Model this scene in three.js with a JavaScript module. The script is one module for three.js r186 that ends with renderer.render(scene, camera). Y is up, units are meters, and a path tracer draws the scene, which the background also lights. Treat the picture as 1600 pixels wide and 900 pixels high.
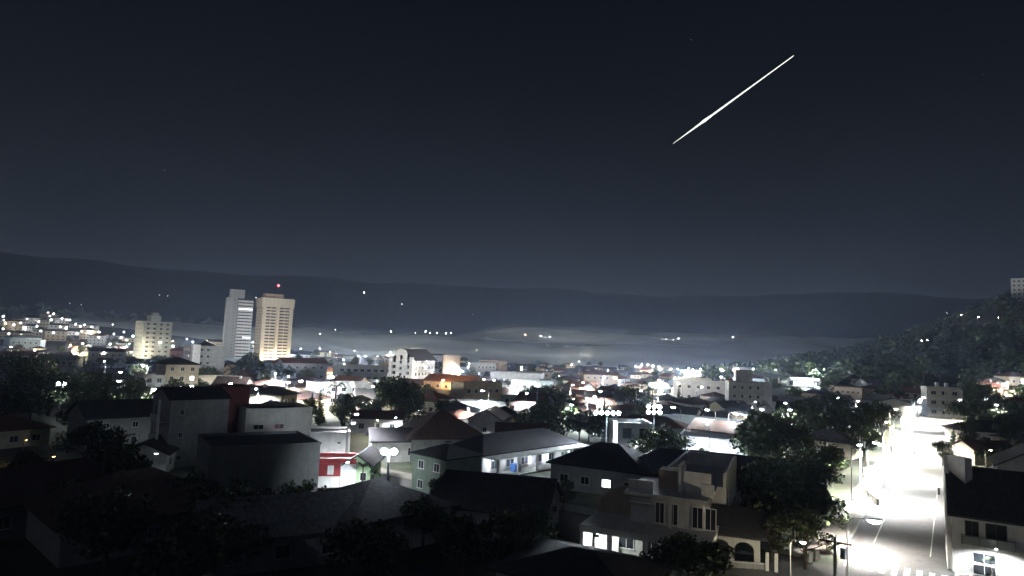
import * as THREE from 'three';
import { mergeGeometries } from 'three/addons/utils/BufferGeometryUtils.js';
import { RoundedBoxGeometry } from 'three/addons/geometries/RoundedBoxGeometry.js';
import { ImprovedNoise } from 'three/addons/math/ImprovedNoise.js';

// ---------- camera, sky, moon, haze, exposure ----------
const rad = (d) => d * Math.PI / 180;
const scene = new THREE.Scene();
const EYE = 20;
const camera = new THREE.PerspectiveCamera(2 * Math.atan(0.45) * 180 / Math.PI, 16 / 9, 0.5, 600000);
camera.position.set(0, EYE, 0);
camera.rotation.order = 'YXZ';
camera.rotation.set(rad(5.43), 0, rad(2.2));
camera.updateMatrixWorld(true);
const perlin = new ImprovedNoise();
const fbm = (x, y, z, n = 4) => { let s = 0, a = 0.5; for (let i = 0; i < n; i++) { s += a * perlin.noise(x, y, z); x *= 2; y *= 2; z *= 2; a *= 0.5; } return s; };
{ // night sky: dark air, a little brighter towards the horizon, thin broken high cloud
  const W = 1024, H = 512, data = new Float32Array(W * H * 4);
  for (let j = 0; j < H; j++) for (let i = 0; i < W; i++) {
    const up = ((j + 0.5) / H - 0.5) * Math.PI, a = (i + 0.5) / W * 2 * Math.PI, y = Math.max(0, Math.sin(up));
    const dx = Math.cos(up) * Math.cos(a), dz = Math.cos(up) * Math.sin(a);
    const low = Math.exp(-y / 0.12), c = 1 + 0.5 * fbm(dx * 3 / (y + 0.3), 7.1, dz * 3 / (y + 0.3), 5);
    const k = (j * W + i) * 4;
    data[k] = (0.0002 + 0.033 * low) * c; data[k + 1] = (0.0004 + 0.039 * low) * c; data[k + 2] = (0.0016 + 0.047 * low) * c; data[k + 3] = 1;
  }
  const sky = new THREE.DataTexture(data, W, H, THREE.RGBAFormat, THREE.FloatType);
  sky.mapping = THREE.EquirectangularReflectionMapping; sky.magFilter = THREE.LinearFilter; sky.needsUpdate = true;
  scene.background = sky; scene.environment = sky;
}
const moon = new THREE.DirectionalLight(0xdfe6ff, 0.085);
moon.position.set(-160, 210, 320); moon.target.position.set(0, 0, -100); moon.castShadow = true;
Object.assign(moon.shadow.camera, { left: -500, right: 500, top: 500, bottom: -500, far: 2500 }); moon.shadow.mapSize.set(2048, 2048);
scene.add(moon, moon.target);
const renderer = new THREE.WebGLRenderer({ antialias: true });
renderer.setSize(1600, 900); renderer.shadowMap.enabled = true;
renderer.toneMapping = THREE.LinearToneMapping; renderer.toneMappingExposure = 1;
scene.fog = new THREE.FogExp2(0xa8bde4, 0.00024);

// ---------- helpers ----------
let seed = 20250917;
const rnd = () => { seed = (seed + 0x6d2b79f5) | 0; let t = Math.imul(seed ^ (seed >>> 15), 1 | seed); t = (t + Math.imul(t ^ (t >>> 7), 61 | t)) ^ t; return ((t ^ (t >>> 14)) >>> 0) / 4294967296; };
const R = (a, b) => a + (b - a) * rnd(), pick = (a) => a[Math.floor(rnd() * a.length)];
const V = (x, y, z) => new THREE.Vector3(x, y, z);
const sst = (x, a, b) => THREE.MathUtils.smoothstep(x, a, b);
const taken = {};
const numbered = (n) => { const k = taken[n] = (taken[n] ?? -1) + 1; return k ? n + '_' + String(k).padStart(3, '0') : n; };
function tag(o, label, category, group) { o.userData.label = label; o.userData.category = category; if (group) o.userData.group = group; return o; }
function thing(name, label, category, group) { const g = new THREE.Group(); g.name = numbered(name); scene.add(g); return tag(g, label, category, group); }
function part(parent, name, geo, mat) { const m = new THREE.Mesh(geo, mat); m.name = name; m.castShadow = m.receiveShadow = true; parent.add(m); return m; }
function structure(name, geo, mat) { const m = part(scene, numbered(name), geo, mat); m.userData.kind = 'structure'; return m; }
// box with its base at y and uv in metres
const boxCache = new Map();
function bx(w, h, d, x = 0, y = 0, z = 0) {
  const g = new THREE.BoxGeometry(w, h, d), uv = g.attributes.uv, dims = [[d, h], [d, h], [w, d], [w, d], [w, h], [w, h]];
  for (let f = 0; f < 6; f++) for (let k = 0; k < 4; k++) uv.setXY(f * 4 + k, uv.getX(f * 4 + k) * dims[f][0] + x * 0.37, uv.getY(f * 4 + k) * dims[f][1] + y);
  return g.translate(x, y + h / 2, z);
}
const box = (p, name, mat, ...a) => part(p, name, bx(...a), mat);
function cached(key, make) { if (!boxCache.has(key)) boxCache.set(key, make()); return boxCache.get(key); }
function poly(verts, faces) { // flat faces, uv in metres on each face's own plane
  const p = [], uv = [], u = V(), w = V(), n = V();
  for (const f of faces) {
    const q = f.map((i) => V(...verts[i]));
    n.crossVectors(u.subVectors(q[1], q[0]), w.subVectors(q[2], q[0])).normalize();
    u.set(n.z, 0, -n.x); if (u.lengthSq() < 1e-6) u.set(1, 0, 0); u.normalize(); w.crossVectors(n, u);
    for (let k = 1; k + 1 < q.length; k++) for (const v of [q[0], q[k], q[k + 1]]) { p.push(v.x, v.y, v.z); uv.push(v.dot(u), v.dot(w)); }
  }
  const g = new THREE.BufferGeometry();
  g.setAttribute('position', new THREE.Float32BufferAttribute(p, 3)); g.setAttribute('uv', new THREE.Float32BufferAttribute(uv, 2)); g.computeVertexNormals();
  return g;
}
const hipRoof = (w, d, h, o = 0.5, t = 0.18) => { // ridge along x
  const a = w / 2 + o, b = d / 2 + o, r = Math.max(0.05, a - b);
  return poly([[-a, 0, b], [a, 0, b], [a, 0, -b], [-a, 0, -b], [-a, t, b], [a, t, b], [a, t, -b], [-a, t, -b], [-r, h, 0], [r, h, 0]],
    [[3, 2, 1, 0], [0, 1, 5, 4], [1, 2, 6, 5], [2, 3, 7, 6], [3, 0, 4, 7], [4, 5, 9, 8], [6, 7, 8, 9], [5, 6, 9], [7, 4, 8]]);
};
const gableRoof = (w, d, h, o = 0.5, t = 0.2) => { // ridge along x, two slabs
  const a = w / 2 + o, b = d / 2 + o, e = -o * h / (d / 2);
  return poly([[-a, e, b], [a, e, b], [a, h, 0], [-a, h, 0], [-a, e + t, b], [a, e + t, b], [a, h + t, 0], [-a, h + t, 0], [-a, e, -b], [a, e, -b], [-a, e + t, -b], [a, e + t, -b]],
    [[4, 5, 6, 7], [11, 10, 7, 6], [0, 1, 5, 4], [9, 8, 10, 11], [3, 2, 1, 0], [8, 9, 2, 3], [0, 4, 7, 3], [1, 2, 6, 5], [3, 7, 10, 8], [2, 9, 11, 6]]);
};
const gableWall = (w, d, H, h) => poly([[-w / 2, 0, d / 2], [w / 2, 0, d / 2], [w / 2, 0, -d / 2], [-w / 2, 0, -d / 2], [-w / 2, H, d / 2], [w / 2, H, d / 2], [w / 2, H, -d / 2], [-w / 2, H, -d / 2], [-w / 2, H + h, 0], [w / 2, H + h, 0]],
  [[0, 1, 5, 4], [1, 2, 6, 9, 5], [2, 3, 7, 6], [3, 0, 4, 8, 7], [4, 5, 9, 8], [6, 7, 8, 9]]);
function tube(pts, r, seg = 8, sides = 6) { return new THREE.TubeGeometry(new THREE.CatmullRomCurve3(pts), seg, r, sides, false); }
const cyl = (r0, r1, h, x = 0, y = 0, z = 0, n = 10) => new THREE.CylinderGeometry(r1, r0, h, n).translate(x, y + h / 2, z);

// ---------- materials ----------
function noiseTexture(size, f, srgb = true, bytes = 3) {
  const d = new Uint8Array(size * size * 4);
  for (let j = 0; j < size; j++) for (let i = 0; i < size; i++) { const c = f(i / size, j / size), k = (j * size + i) * 4; for (let q = 0; q < 3; q++) d[k + q] = Math.max(0, Math.min(255, 255 * (c.length ? c[q] : c))); d[k + 3] = 255; }
  const t = new THREE.DataTexture(d, size, size); t.wrapS = t.wrapT = THREE.RepeatWrapping; t.magFilter = THREE.LinearFilter; t.needsUpdate = true;
  if (srgb) t.colorSpace = THREE.SRGBColorSpace;
  return t;
}
const tile = (u, v, f, n, s = 0) => { // seamless fbm from a torus walk
  let r = 0, a = 0.5, q = f; for (let i = 0; i < n; i++) { const x = Math.cos(u * 6.2832) * q / 6.28, y = Math.sin(u * 6.2832) * q / 6.28, z = Math.cos(v * 6.2832) * q / 6.28, w = Math.sin(v * 6.2832) * q / 6.28; r += a * (perlin.noise(x + s, y + z * 0.7, z - y * 0.7 + s) + perlin.noise(x + 9 + s, w + y, w * 0.7 + z)); a *= 0.5; q *= 2; } return r;
};
const TX = {
  stucco: noiseTexture(256, (u, v) => 0.9 + 0.12 * tile(u, v, 4, 5) - 0.14 * Math.max(0, tile(u, v * 0.15, 18, 2, 3))),
  stuccoB: noiseTexture(256, (u, v) => 0.5 + 0.5 * tile(u, v, 40, 3), false),
  roof: noiseTexture(256, (u, v) => { const r = Math.floor(v * 12), c = Math.floor(u * 16 + (r % 2) * 0.5); const h = Math.sin(r * 127.1 + (c % 16) * 311.7) * 43758.5; return 0.74 + 0.2 * (h - Math.floor(h)) + 0.2 * tile(u, v, 6, 4); }),
  roofB: noiseTexture(256, (u, v) => 0.5 + 0.35 * Math.sin(u * 16 * 6.2832) * 0.6 + 0.4 * ((v * 12) % 1 - 0.5), false),
  asphalt: noiseTexture(512, (u, v) => 0.78 + 0.16 * tile(u, v, 5, 4) + 0.16 * tile(u, v, 90, 2) - 0.2 * (Math.abs(tile(u, v, 7, 3, 5)) < 0.012 ? 1 : 0)),
  asphaltB: noiseTexture(256, (u, v) => 0.5 + 0.6 * tile(u, v, 120, 2), false),
  soil: noiseTexture(512, (u, v) => { const a = 0.75 + 0.4 * tile(u, v, 8, 5), b = tile(u, v, 22, 4, 4); return [a * (0.86 + 0.5 * b), a * 0.9, a * (0.72 - 0.2 * b)]; }),
  bark: noiseTexture(128, (u, v) => 0.7 + 0.4 * tile(u, v * 0.2, 20, 3)),
};
const rep = (t, s) => { const c = t.clone(); c.repeat.set(s, s); c.needsUpdate = true; return c; };
const lin = (r, g, b) => new THREE.Color().setRGB(r, g, b);
const memo = {};
const stuccoMap = rep(TX.stucco, 0.17), stuccoBump = rep(TX.stuccoB, 0.5), roofMap = rep(TX.roof, 0.28), roofBump = rep(TX.roofB, 0.28);
const stucco = (r, g, b) => memo['s' + r + g + b] ??= new THREE.MeshStandardMaterial({ name: 'stucco', color: lin(r, g, b), map: stuccoMap, bumpMap: stuccoBump, bumpScale: 0.006, roughness: 0.92 });
const tiled = (r, g, b) => memo['r' + r + g + b] ??= new THREE.MeshStandardMaterial({ name: 'roof_tiles', color: lin(r, g, b), map: roofMap, bumpMap: roofBump, bumpScale: 0.03, roughness: 0.85 });
const plain = (r, g, b, rough = 0.6, metal = 0) => memo['p' + r + g + b + rough + metal] ??= new THREE.MeshStandardMaterial({ color: lin(r, g, b), roughness: rough, metalness: metal });
const M = {
  white: stucco(0.74, 0.74, 0.71), offwhite: stucco(0.6, 0.6, 0.55), grey: stucco(0.4, 0.41, 0.4), concrete: stucco(0.3, 0.3, 0.28), beige: stucco(0.55, 0.47, 0.33), cream: stucco(0.62, 0.56, 0.42),
  tan: stucco(0.42, 0.33, 0.24), maroon: stucco(0.2, 0.06, 0.055), green: stucco(0.33, 0.5, 0.33), mint: stucco(0.5, 0.55, 0.52), blueish: stucco(0.45, 0.55, 0.6), pink: stucco(0.5, 0.3, 0.26), red: stucco(0.3, 0.04, 0.04),
  roofBrown: tiled(0.1, 0.055, 0.04), roofDark: tiled(0.035, 0.035, 0.04), roofGrey: tiled(0.1, 0.1, 0.105), roofRed: tiled(0.17, 0.075, 0.05), fibre: tiled(0.16, 0.165, 0.17),
  glass: plain(0.02, 0.024, 0.028, 0.08), frame: plain(0.55, 0.55, 0.53, 0.5), darkframe: plain(0.05, 0.045, 0.04, 0.5), metal: plain(0.22, 0.23, 0.24, 0.45, 0.6), pole: stucco(0.34, 0.33, 0.31), wood: plain(0.11, 0.06, 0.035, 0.7), black: plain(0.015, 0.015, 0.016, 0.6),
  asphalt: new THREE.MeshStandardMaterial({ name: 'asphalt', color: lin(0.1, 0.1, 0.098), map: rep(TX.asphalt, 0.12), bumpMap: rep(TX.asphaltB, 0.6), bumpScale: 0.008, roughness: 0.85 }),
  paving: new THREE.MeshStandardMaterial({ name: 'paving', color: lin(0.25, 0.235, 0.2), map: rep(TX.asphalt, 0.3), roughness: 0.9 }),
  soil: new THREE.MeshStandardMaterial({ name: 'soil', color: lin(0.075, 0.08, 0.055), map: rep(TX.soil, 0.035), roughness: 1 }),
  paint: new THREE.MeshStandardMaterial({ name: 'road_paint', color: lin(0.7, 0.7, 0.66), map: rep(TX.asphalt, 0.4), roughness: 0.7 }),
  bark: new THREE.MeshStandardMaterial({ name: 'bark', color: lin(0.11, 0.085, 0.06), map: TX.bark, roughness: 0.95 }),
};
const glow = (r, g, b, k) => memo['g' + r + g + b + k] ??= new THREE.MeshStandardMaterial({ name: 'lamp_glow', color: lin(0.8, 0.8, 0.8), emissive: lin(r, g, b), emissiveIntensity: k, roughness: 0.4 });
const COOL = [0.93, 0.97, 1], WARM = [1, 0.86, 0.62], AMBER = [1, 0.62, 0.28], ICE = [0.78, 0.88, 1];

// ---------- lie of the land ----------
const dome = (x, z, cx, cz, s, h, t = s) => h * Math.exp(-0.5 * (((x - cx) / s) ** 2 + ((z - cz) / t) ** 2));
function land(x, z) {
  let h = Math.max(0, dome(x, z, 640, -430, 215, 132) + dome(x, z, 440, -455, 80, 20) - 9);
  h += Math.max(0, dome(x, z, -640, -860, 230, 42) - 2);
  h = h > 70 ? 70 + 34 * Math.tanh((h - 70) / 34) : h;
  const d = Math.hypot(x, z), far = sst(d, 1150, 1700);
  if (far > 0) h += far * (176 + 26 * fbm(x / 500, 3.3, z / 500, 3) + 16 * fbm(x / 130, 1.3, z / 130, 3));
  return h;
}
const ray = (px, py) => V((px - 800) / 1000, (450 - py) / 1000, -1).applyQuaternion(camera.quaternion);
function hit(px, py, up = 0) { // where the line of sight through a pixel meets the land (raised by up)
  const d = ray(px, py), f = (t) => EYE + d.y * t - up - land(d.x * t, d.z * t);
  let a = 15, b = 15; while (b < 9000 && f(b) > 0) { a = b; b *= 1.012; }
  for (let i = 0; i < 30; i++) { const m = (a + b) / 2; if (f(m) > 0) a = m; else b = m; }
  const p = V(d.x * b, 0, d.z * b); p.y = land(p.x, p.z); return p;
}
const fwd = V(0, 0, -1).applyQuaternion(camera.quaternion);
const depthOf = (p) => (p.x * fwd.x + (p.y - EYE) * fwd.y + p.z * fwd.z);
const occupied = [];
const free = (x, z, r) => occupied.every((o) => Math.hypot(x - o[0], z - o[1]) > r + o[2]);
const claim = (x, z, r) => occupied.push([x, z, r]);
{
  const P = [], I = [], U = [], rings = [], SEC = 300;
  for (let r = 6; r < 5200; r *= 1.04) rings.push(r);
  P.push(0, land(0, 0), 0); U.push(0, 0);
  for (const r of rings) for (let k = 0; k < SEC; k++) { const a = k / SEC * 2 * Math.PI, x = r * Math.cos(a), z = r * Math.sin(a); P.push(x, land(x, z), z); U.push(x, z); }
  for (let k = 0; k < SEC; k++) I.push(0, 1 + (k + 1) % SEC, 1 + k);
  for (let j = 0; j + 1 < rings.length; j++) for (let k = 0; k < SEC; k++) { const a = 1 + j * SEC + k, b = 1 + j * SEC + (k + 1) % SEC, c = a + SEC, d = b + SEC; I.push(a, b, c, b, d, c); }
  const g = new THREE.BufferGeometry(); g.setAttribute('position', new THREE.Float32BufferAttribute(P, 3)); g.setAttribute('uv', new THREE.Float32BufferAttribute(U, 2)); g.setIndex(I); g.computeVertexNormals();
  structure('ground', g, M.soil);
}
// a road or pavement as a strip along points of the ground
function strip(name, a, b, w, lift, mat, parent) {
  const n = Math.max(2, Math.ceil(a.distanceTo(b) / 6)), P = [], U = [], I = [], dir = V().subVectors(b, a).setY(0).normalize(), s = V(-dir.z, 0, dir.x).multiplyScalar(w / 2), L = a.distanceTo(b);
  for (let k = 0; k <= n; k++) { const p = V().lerpVectors(a, b, k / n); for (const e of [-1, 1]) { const x = p.x + s.x * e, z = p.z + s.z * e; P.push(x, land(p.x, p.z) + lift, z); U.push(e * w / 2, k / n * L); } }
  for (let k = 0; k < n; k++) { const q = k * 2; I.push(q, q + 1, q + 2, q + 1, q + 3, q + 2); }
  const g = new THREE.BufferGeometry(); g.setAttribute('position', new THREE.Float32BufferAttribute(P, 3)); g.setAttribute('uv', new THREE.Float32BufferAttribute(U, 2)); g.setIndex(I); g.computeVertexNormals();
  if (g.attributes.normal.getY(0) < 0) { g.index.array.reverse(); g.computeVertexNormals(); }
  return parent ? part(parent, name, g, mat) : structure(name, g, mat);
}
// ---------- builders ----------
const winFrame = (w, h) => cached('wf' + w.toFixed(2) + h.toFixed(2), () => mergeGeometries([bx(w + 0.16, 0.08, 0.07, 0, h), bx(w + 0.3, 0.09, 0.16, 0, -0.09, 0.04), bx(0.08, h, 0.07, -w / 2 - 0.04), bx(0.08, h, 0.07, w / 2 + 0.04), bx(0.05, h, 0.06, 0, 0)]));
const winPane = (w, h) => cached('wp' + w.toFixed(2) + h.toFixed(2), () => bx(w, h, 0.02));
const FACES = { front: [0, 0, 1], right: [Math.PI / 2, 1, 0], back: [Math.PI, 0, -1], left: [-Math.PI / 2, -1, 0] };
function windowAt(g, face, W, D, along, y, w, h, lit, frame = M.frame, x0 = 0, z0 = 0) {
  const [turn, fx, fz] = FACES[face], fr = part(g, 'window', winFrame(w, h), frame);
  fr.position.set(x0 + fx * (W / 2 + 0.035) + (fz ? along * fz : 0), y, z0 + fz * (D / 2 + 0.035) - (fx ? along * fx : 0)); fr.rotation.y = turn;
  part(fr, 'pane', winPane(w, h), lit || M.glass).position.z = -0.01;
  return fr;
}
function windows(g, face, W, D, H, cols, rows, ww, wh, o = {}) {
  const L = face === 'front' || face === 'back' ? W : D, fh = (o.top ?? H) / rows;
  for (let r = 0; r < rows; r++) for (let c = 0; c < cols; c++) {
    if (o.skip && o.skip(c, r)) continue;
    const lit = (o.lit || []).find((q) => q[0] === c && q[1] === r);
    windowAt(g, face, W, D, ((c + 0.5) / cols - 0.5) * L * (o.span ?? 0.92), r * fh + (o.sill ?? fh * 0.34), ww, wh, lit ? glow(...(lit[2] || COOL), lit[3] || 6) : null, o.frame, o.x, o.z);
  }
}
// A building set on the ground by pixels of its front wall's foot (px, py); w and h in pixels, or W and H in metres; D metres deep.
function building(o) {
  const g = thing(o.name || 'house', o.label, o.category || 'house', o.group);
  const p = o.at || hit(o.px, o.py), k = depthOf(p) / 1000;
  const W = o.W ?? o.w * k, H = o.H ?? o.h * k, D = o.D ?? W * 0.8, yaw = o.yaw !== undefined ? rad(o.yaw) : Math.atan2(-p.x, -p.z) + rad(o.turn || 0);
  g.rotation.y = yaw;
  const a = (o.anchor || 0) * W / 2; // -1: (px, py) is the front's left foot, 1: the right foot
  g.position.set(p.x - a * Math.cos(yaw) - Math.sin(yaw) * D / 2, 0, p.z + a * Math.sin(yaw) - Math.cos(yaw) * D / 2);
  g.position.y = Math.min(land(g.position.x, g.position.z), p.y) - 0.05;
  claim(g.position.x, g.position.z, Math.hypot(W, D) / 2 * 0.9);
  const wall = o.wall || M.white, roofM = o.roofM || M.roofDark, rh = o.rh ?? Math.min(W, D) * 0.28;
  if (o.roof === 'gable') {
    const turned = o.ridge === 'z';
    const wg = turned ? gableWall(D, W, H, rh).rotateY(Math.PI / 2) : gableWall(W, D, H, rh);
    part(g, 'wall', wg, wall);
    const rf = part(g, 'roof', turned ? gableRoof(D, W, rh, o.over ?? 0.5).rotateY(Math.PI / 2) : gableRoof(W, D, rh, o.over ?? 0.5), roofM); rf.position.y = H + 0.02;
    if (o.chimney) box(rf, 'chimney', M.grey, 0.7, 1.5, 0.7, W * 0.25, rh * 0.55, turned ? 0 : D * 0.12);
  } else if (o.roof === 'hip') {
    box(g, 'wall', wall, W, H, D);
    const flip = D > W, rf = part(g, 'roof', flip ? hipRoof(D, W, rh, o.over ?? 0.6).rotateY(Math.PI / 2) : hipRoof(W, D, rh, o.over ?? 0.6), roofM); rf.position.y = H + 0.002;
    if (o.chimney) box(rf, 'chimney', M.grey, 0.7, 1.5, 0.7, W * 0.2, rh * 0.5, D * 0.1);
  } else {
    box(g, 'wall', wall, W, H - 0.15, D);
    box(g, 'roof', o.roofM || M.concrete, W - 0.5, 0.12, D - 0.5, 0, H - 0.15);
    const q = o.parapet ?? 0.7; // parapet ring
    part(g, 'parapet', mergeGeometries([bx(W + 0.06, q, 0.25, 0, H - 0.148, D / 2 - 0.1), bx(W + 0.06, q, 0.25, 0, H - 0.148, -D / 2 + 0.1), bx(0.25, q, D - 0.45, W / 2 - 0.1, H - 0.148), bx(0.25, q, D - 0.45, -W / 2 + 0.1, H - 0.148)]), o.trim || wall);
  }
  for (const f of Object.keys(FACES)) if (o[f]) windows(g, f, W, D, H, o[f][0], o[f][1], o[f][2], o[f][3], o[f][4] || {});
  if (o.door) { const dr = box(g, 'door', M.wood, 1, 2.1, 0.08, o.door * W / 2, 0, D / 2 + 0.04); box(dr, 'handle', M.metal, 0.05, 0.12, 0.08, 0.35 + o.door * W / 2, 1, D / 2 + 0.1); }
  g.userData.size = [W, H, D];
  return g;
}

// trees: three leafy kinds, a palm and a slender conifer, each with trunk, limbs and a crown of leaf-sized faces
function leafCloud(centres, n, size, flat = 1, tint = 0) {
  const P = [], C = [], N = [], q = new THREE.Quaternion(), a = V(), e = new THREE.Euler();
  const tot = centres.reduce((s, c) => s + c[3] ** 2, 0);
  for (const [cx, cy, cz, r] of centres) {
    const m = Math.round(n * r * r / tot);
    for (let i = 0; i < m; i++) {
      const u = R(-1, 1), t = R(0, 6.2832), rr = r * Math.pow(rnd(), 0.42) * (0.85 + 0.3 * rnd()), s = Math.sqrt(1 - u * u);
      const x = cx + rr * s * Math.cos(t), y = cy + rr * u * flat, z = cz + rr * s * Math.sin(t);
      q.setFromEuler(e.set(R(-1.1, 1.1), R(0, 6.28), R(-1.1, 1.1)));
      const w = size * R(0.6, 1.3), h = w * R(0.5, 0.9), tone = R(0.75, 1.25), red = R(0.85, 1.2) + tint;
      const nx = s * Math.cos(t), ny = u * 0.8 + 0.35, nz = s * Math.sin(t), nl = Math.hypot(nx, ny, nz);
      const pts = [[-w, 0, 0], [0, h * 0.3, -h], [w, 0, 0], [0, -h * 0.2, h]].map((v) => a.set(...v).applyQuaternion(q).toArray());
      for (const k of [0, 1, 2, 0, 2, 3]) { P.push(x + pts[k][0], y + pts[k][1], z + pts[k][2]); N.push(nx / nl, ny / nl, nz / nl); C.push(tone * red, tone, tone * 0.9); }
    }
  }
  const g = new THREE.BufferGeometry();
  g.setAttribute('position', new THREE.Float32BufferAttribute(P, 3)); g.setAttribute('normal', new THREE.Float32BufferAttribute(N, 3)); g.setAttribute('color', new THREE.Float32BufferAttribute(C, 3));
  return g;
}
const strip0 = (g) => { g = g.index ? g.toNonIndexed() : g; for (const k of Object.keys(g.attributes)) if (!['position', 'normal', 'uv'].includes(k)) g.deleteAttribute(k); return g; };
const taperTube = (pts, r0, r1, seg = 6, sides = 7) => {
  const g = tube(pts, 1, seg, sides), c = new THREE.CatmullRomCurve3(pts), p = g.attributes.position;
  for (let i = 0; i <= seg; i++) { const o = c.getPointAt(i / seg), r = r0 + (r1 - r0) * i / seg; for (let k = 0; k <= sides; k++) { const j = i * (sides + 1) + k; p.setXYZ(j, o.x + (p.getX(j) - o.x) * r, o.y + (p.getY(j) - o.y) * r, o.z + (p.getZ(j) - o.z) * r); } }
  g.computeVertexNormals(); return g;
};
function leafyProto(spread, tall, lobes, n, leaf, tint) { // unit tree, about 10 m tall
  const c = [], wood = [taperTube([V(0, -0.3, 0), V(0.1, 1.5, 0.05), V(-0.05, 3.2, 0.1), V(0.1, tall * 0.75, 0)], 0.26, 0.09)];
  for (let k = 0; k < lobes; k++) {
    const a = k / lobes * 6.28 + R(-0.4, 0.4), y = R(3.6, tall - 1.6), rr = spread * R(0.35, 1) * (1.15 - Math.abs(y - tall * 0.5) / tall), x = Math.cos(a) * rr, z = Math.sin(a) * rr;
    c.push([x, y, z, R(1.0, 1.8) * spread / 3.2]);
    wood.push(taperTube([V(0, R(2, 3.6), 0), V(x * 0.5, y * 0.75, z * 0.5), V(x, y, z)], 0.1, 0.03, 4, 5));
  }
  c.push([R(-0.4, 0.4), tall - 1.2, R(-0.4, 0.4), 1.3 * spread / 3.2], [0, tall * 0.6, 0, 1.9 * spread / 3.2]);
  return { trunk: mergeGeometries(wood.map(strip0)), crown: leafCloud(c, n, leaf, 0.85, tint) };
}
const leafMat = (r, g, b) => new THREE.MeshStandardMaterial({ name: 'foliage', color: lin(r, g, b), vertexColors: true, roughness: 0.8, side: THREE.DoubleSide });
const LEAF = leafMat(0.055, 0.08, 0.028), CON = leafMat(0.025, 0.05, 0.025);
const TREES = {
  broad: leafyProto(3.6, 9, 11, 2600, 0.27, 0), round: leafyProto(2.7, 8, 9, 2200, 0.24, 0.05), loose: leafyProto(3.1, 10, 8, 1500, 0.27, 0.1), wide: leafyProto(4.4, 8, 14, 2800, 0.3, 0),
  conifer: (() => { const c = []; for (let y = 1.2; y < 10; y += 0.6) { const r = 1.7 * (1 - y / 10.6); for (let k = 0; k < 3; k++) { const a = R(0, 6.28); c.push([Math.cos(a) * r * 0.5, y, Math.sin(a) * r * 0.5, r * 0.75 + 0.1]); } } return { trunk: strip0(taperTube([V(0, -0.3, 0), V(0, 4, 0), V(0, 9.5, 0)], 0.2, 0.04)), crown: leafCloud(c, 1900, 0.2, 0.6) }; })(),
  palm: (() => {
    const g = [];
    for (let k = 0; k < 16; k++) {
      const a = k / 16 * 6.28 + R(-0.15, 0.15), up = R(0.2, 1.4), len = R(2.0, 2.8), d = V(Math.cos(a), 0, Math.sin(a)), pts = [V(0, 7.4, 0), d.clone().multiplyScalar(len * 0.45).setY(7.5 + up * 0.8), d.clone().multiplyScalar(len).setY(7.3 + up * 0.2 - 0.7)];
      const c = new THREE.CatmullRomCurve3(pts), s = V(-d.z, 0, d.x), P = [], N = [], C = [];
      for (let i = 1; i < 22; i++) for (const e of [-1, 1]) { const o = c.getPoint(i / 22), tip = o.clone().addScaledVector(s, e * 0.62 * Math.sin(i / 22 * 3)).addScaledVector(d, 0.25); tip.y -= 0.28; const b = o.clone().addScaledVector(d, 0.1); for (const v of [o, b, tip]) { P.push(v.x, v.y, v.z); N.push(0, 1, 0); const t = 1; C.push(t, t, t * 0.9); } }
      const f = new THREE.BufferGeometry(); f.setAttribute('position', new THREE.Float32BufferAttribute(P, 3)); f.setAttribute('normal', new THREE.Float32BufferAttribute(N, 3)); f.setAttribute('color', new THREE.Float32BufferAttribute(C, 3)); g.push(f);
    }
    return { trunk: strip0(taperTube([V(0, -0.3, 0), V(0.15, 3.5, 0.1), V(0, 7.5, 0)], 0.22, 0.13)), crown: mergeGeometries(g) };
  })(),
};
const TALL = { broad: 10, round: 8.6, loose: 10.6, wide: 8.8, conifer: 10, palm: 8.5 };
function tree(kind, at, height, label, group, mat) {
  const g = thing(kind === 'palm' ? 'palm_tree' : kind === 'conifer' ? 'conifer_tree' : 'tree', label, 'tree', group), s = height / TALL[kind];
  part(g, 'trunk', TREES[kind].trunk, M.bark); part(g, 'crown', TREES[kind].crown, mat || (kind === 'conifer' ? CON : LEAF));
  g.position.copy(at); g.position.y = land(at.x, at.z); g.rotation.y = R(0, 6.28); const j = R(0.88, 1.12); g.scale.set(s * j, s, s * R(0.88, 1.12)); return g;
}

// lamps: every lit fitting is a glowing lens and a light just under it
const LG = {
  pole: mergeGeometries([cyl(0.12, 0.07, 7.6, 0, 0, 0, 8), cyl(0.2, 0.2, 0.35, 0, 0, 0, 8)]),
  arm: tube([V(0, 7.4, 0), V(0, 7.95, 0.35), V(0, 8.05, 1.5)], 0.04, 8, 6),
  head: new RoundedBoxGeometry(0.36, 0.16, 0.85, 2, 0.06).translate(0, 8.12, 1.85),
  lens: new THREE.SphereGeometry(0.32, 12, 6, 0, 6.2832, Math.PI / 2, Math.PI / 2).scale(0.8, 0.75, 1.5).translate(0, 8.04, 1.85),
};
function streetLamp(at, yaw, label, group, color = COOL, I = 900, k = 60, light = true, scale = 1, open = false) {
  const g = thing('street_lamp', label, 'street lamp', group);
  g.position.copy(at); g.position.y = land(at.x, at.z); g.rotation.y = yaw; g.scale.setScalar(scale);
  part(g, 'pole', LG.pole, M.pole); part(g, 'arm', LG.arm, M.metal);
  const h = part(g, 'lamp_head', LG.head, M.metal); part(h, 'lens', LG.lens, glow(...color, k));
  if (light) { const l = open ? new THREE.PointLight(lin(...color), I) : new THREE.SpotLight(lin(...color), I, 0, 1.3, 0.45); l.name = 'street_lamp_light'; l.position.set(0, 7.72, 1.85); l.castShadow = true; l.shadow.radius = 8; g.add(l); if (!open) { l.target.position.set(0, 0, 2.3); g.add(l.target); } }
  return g;
}
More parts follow.
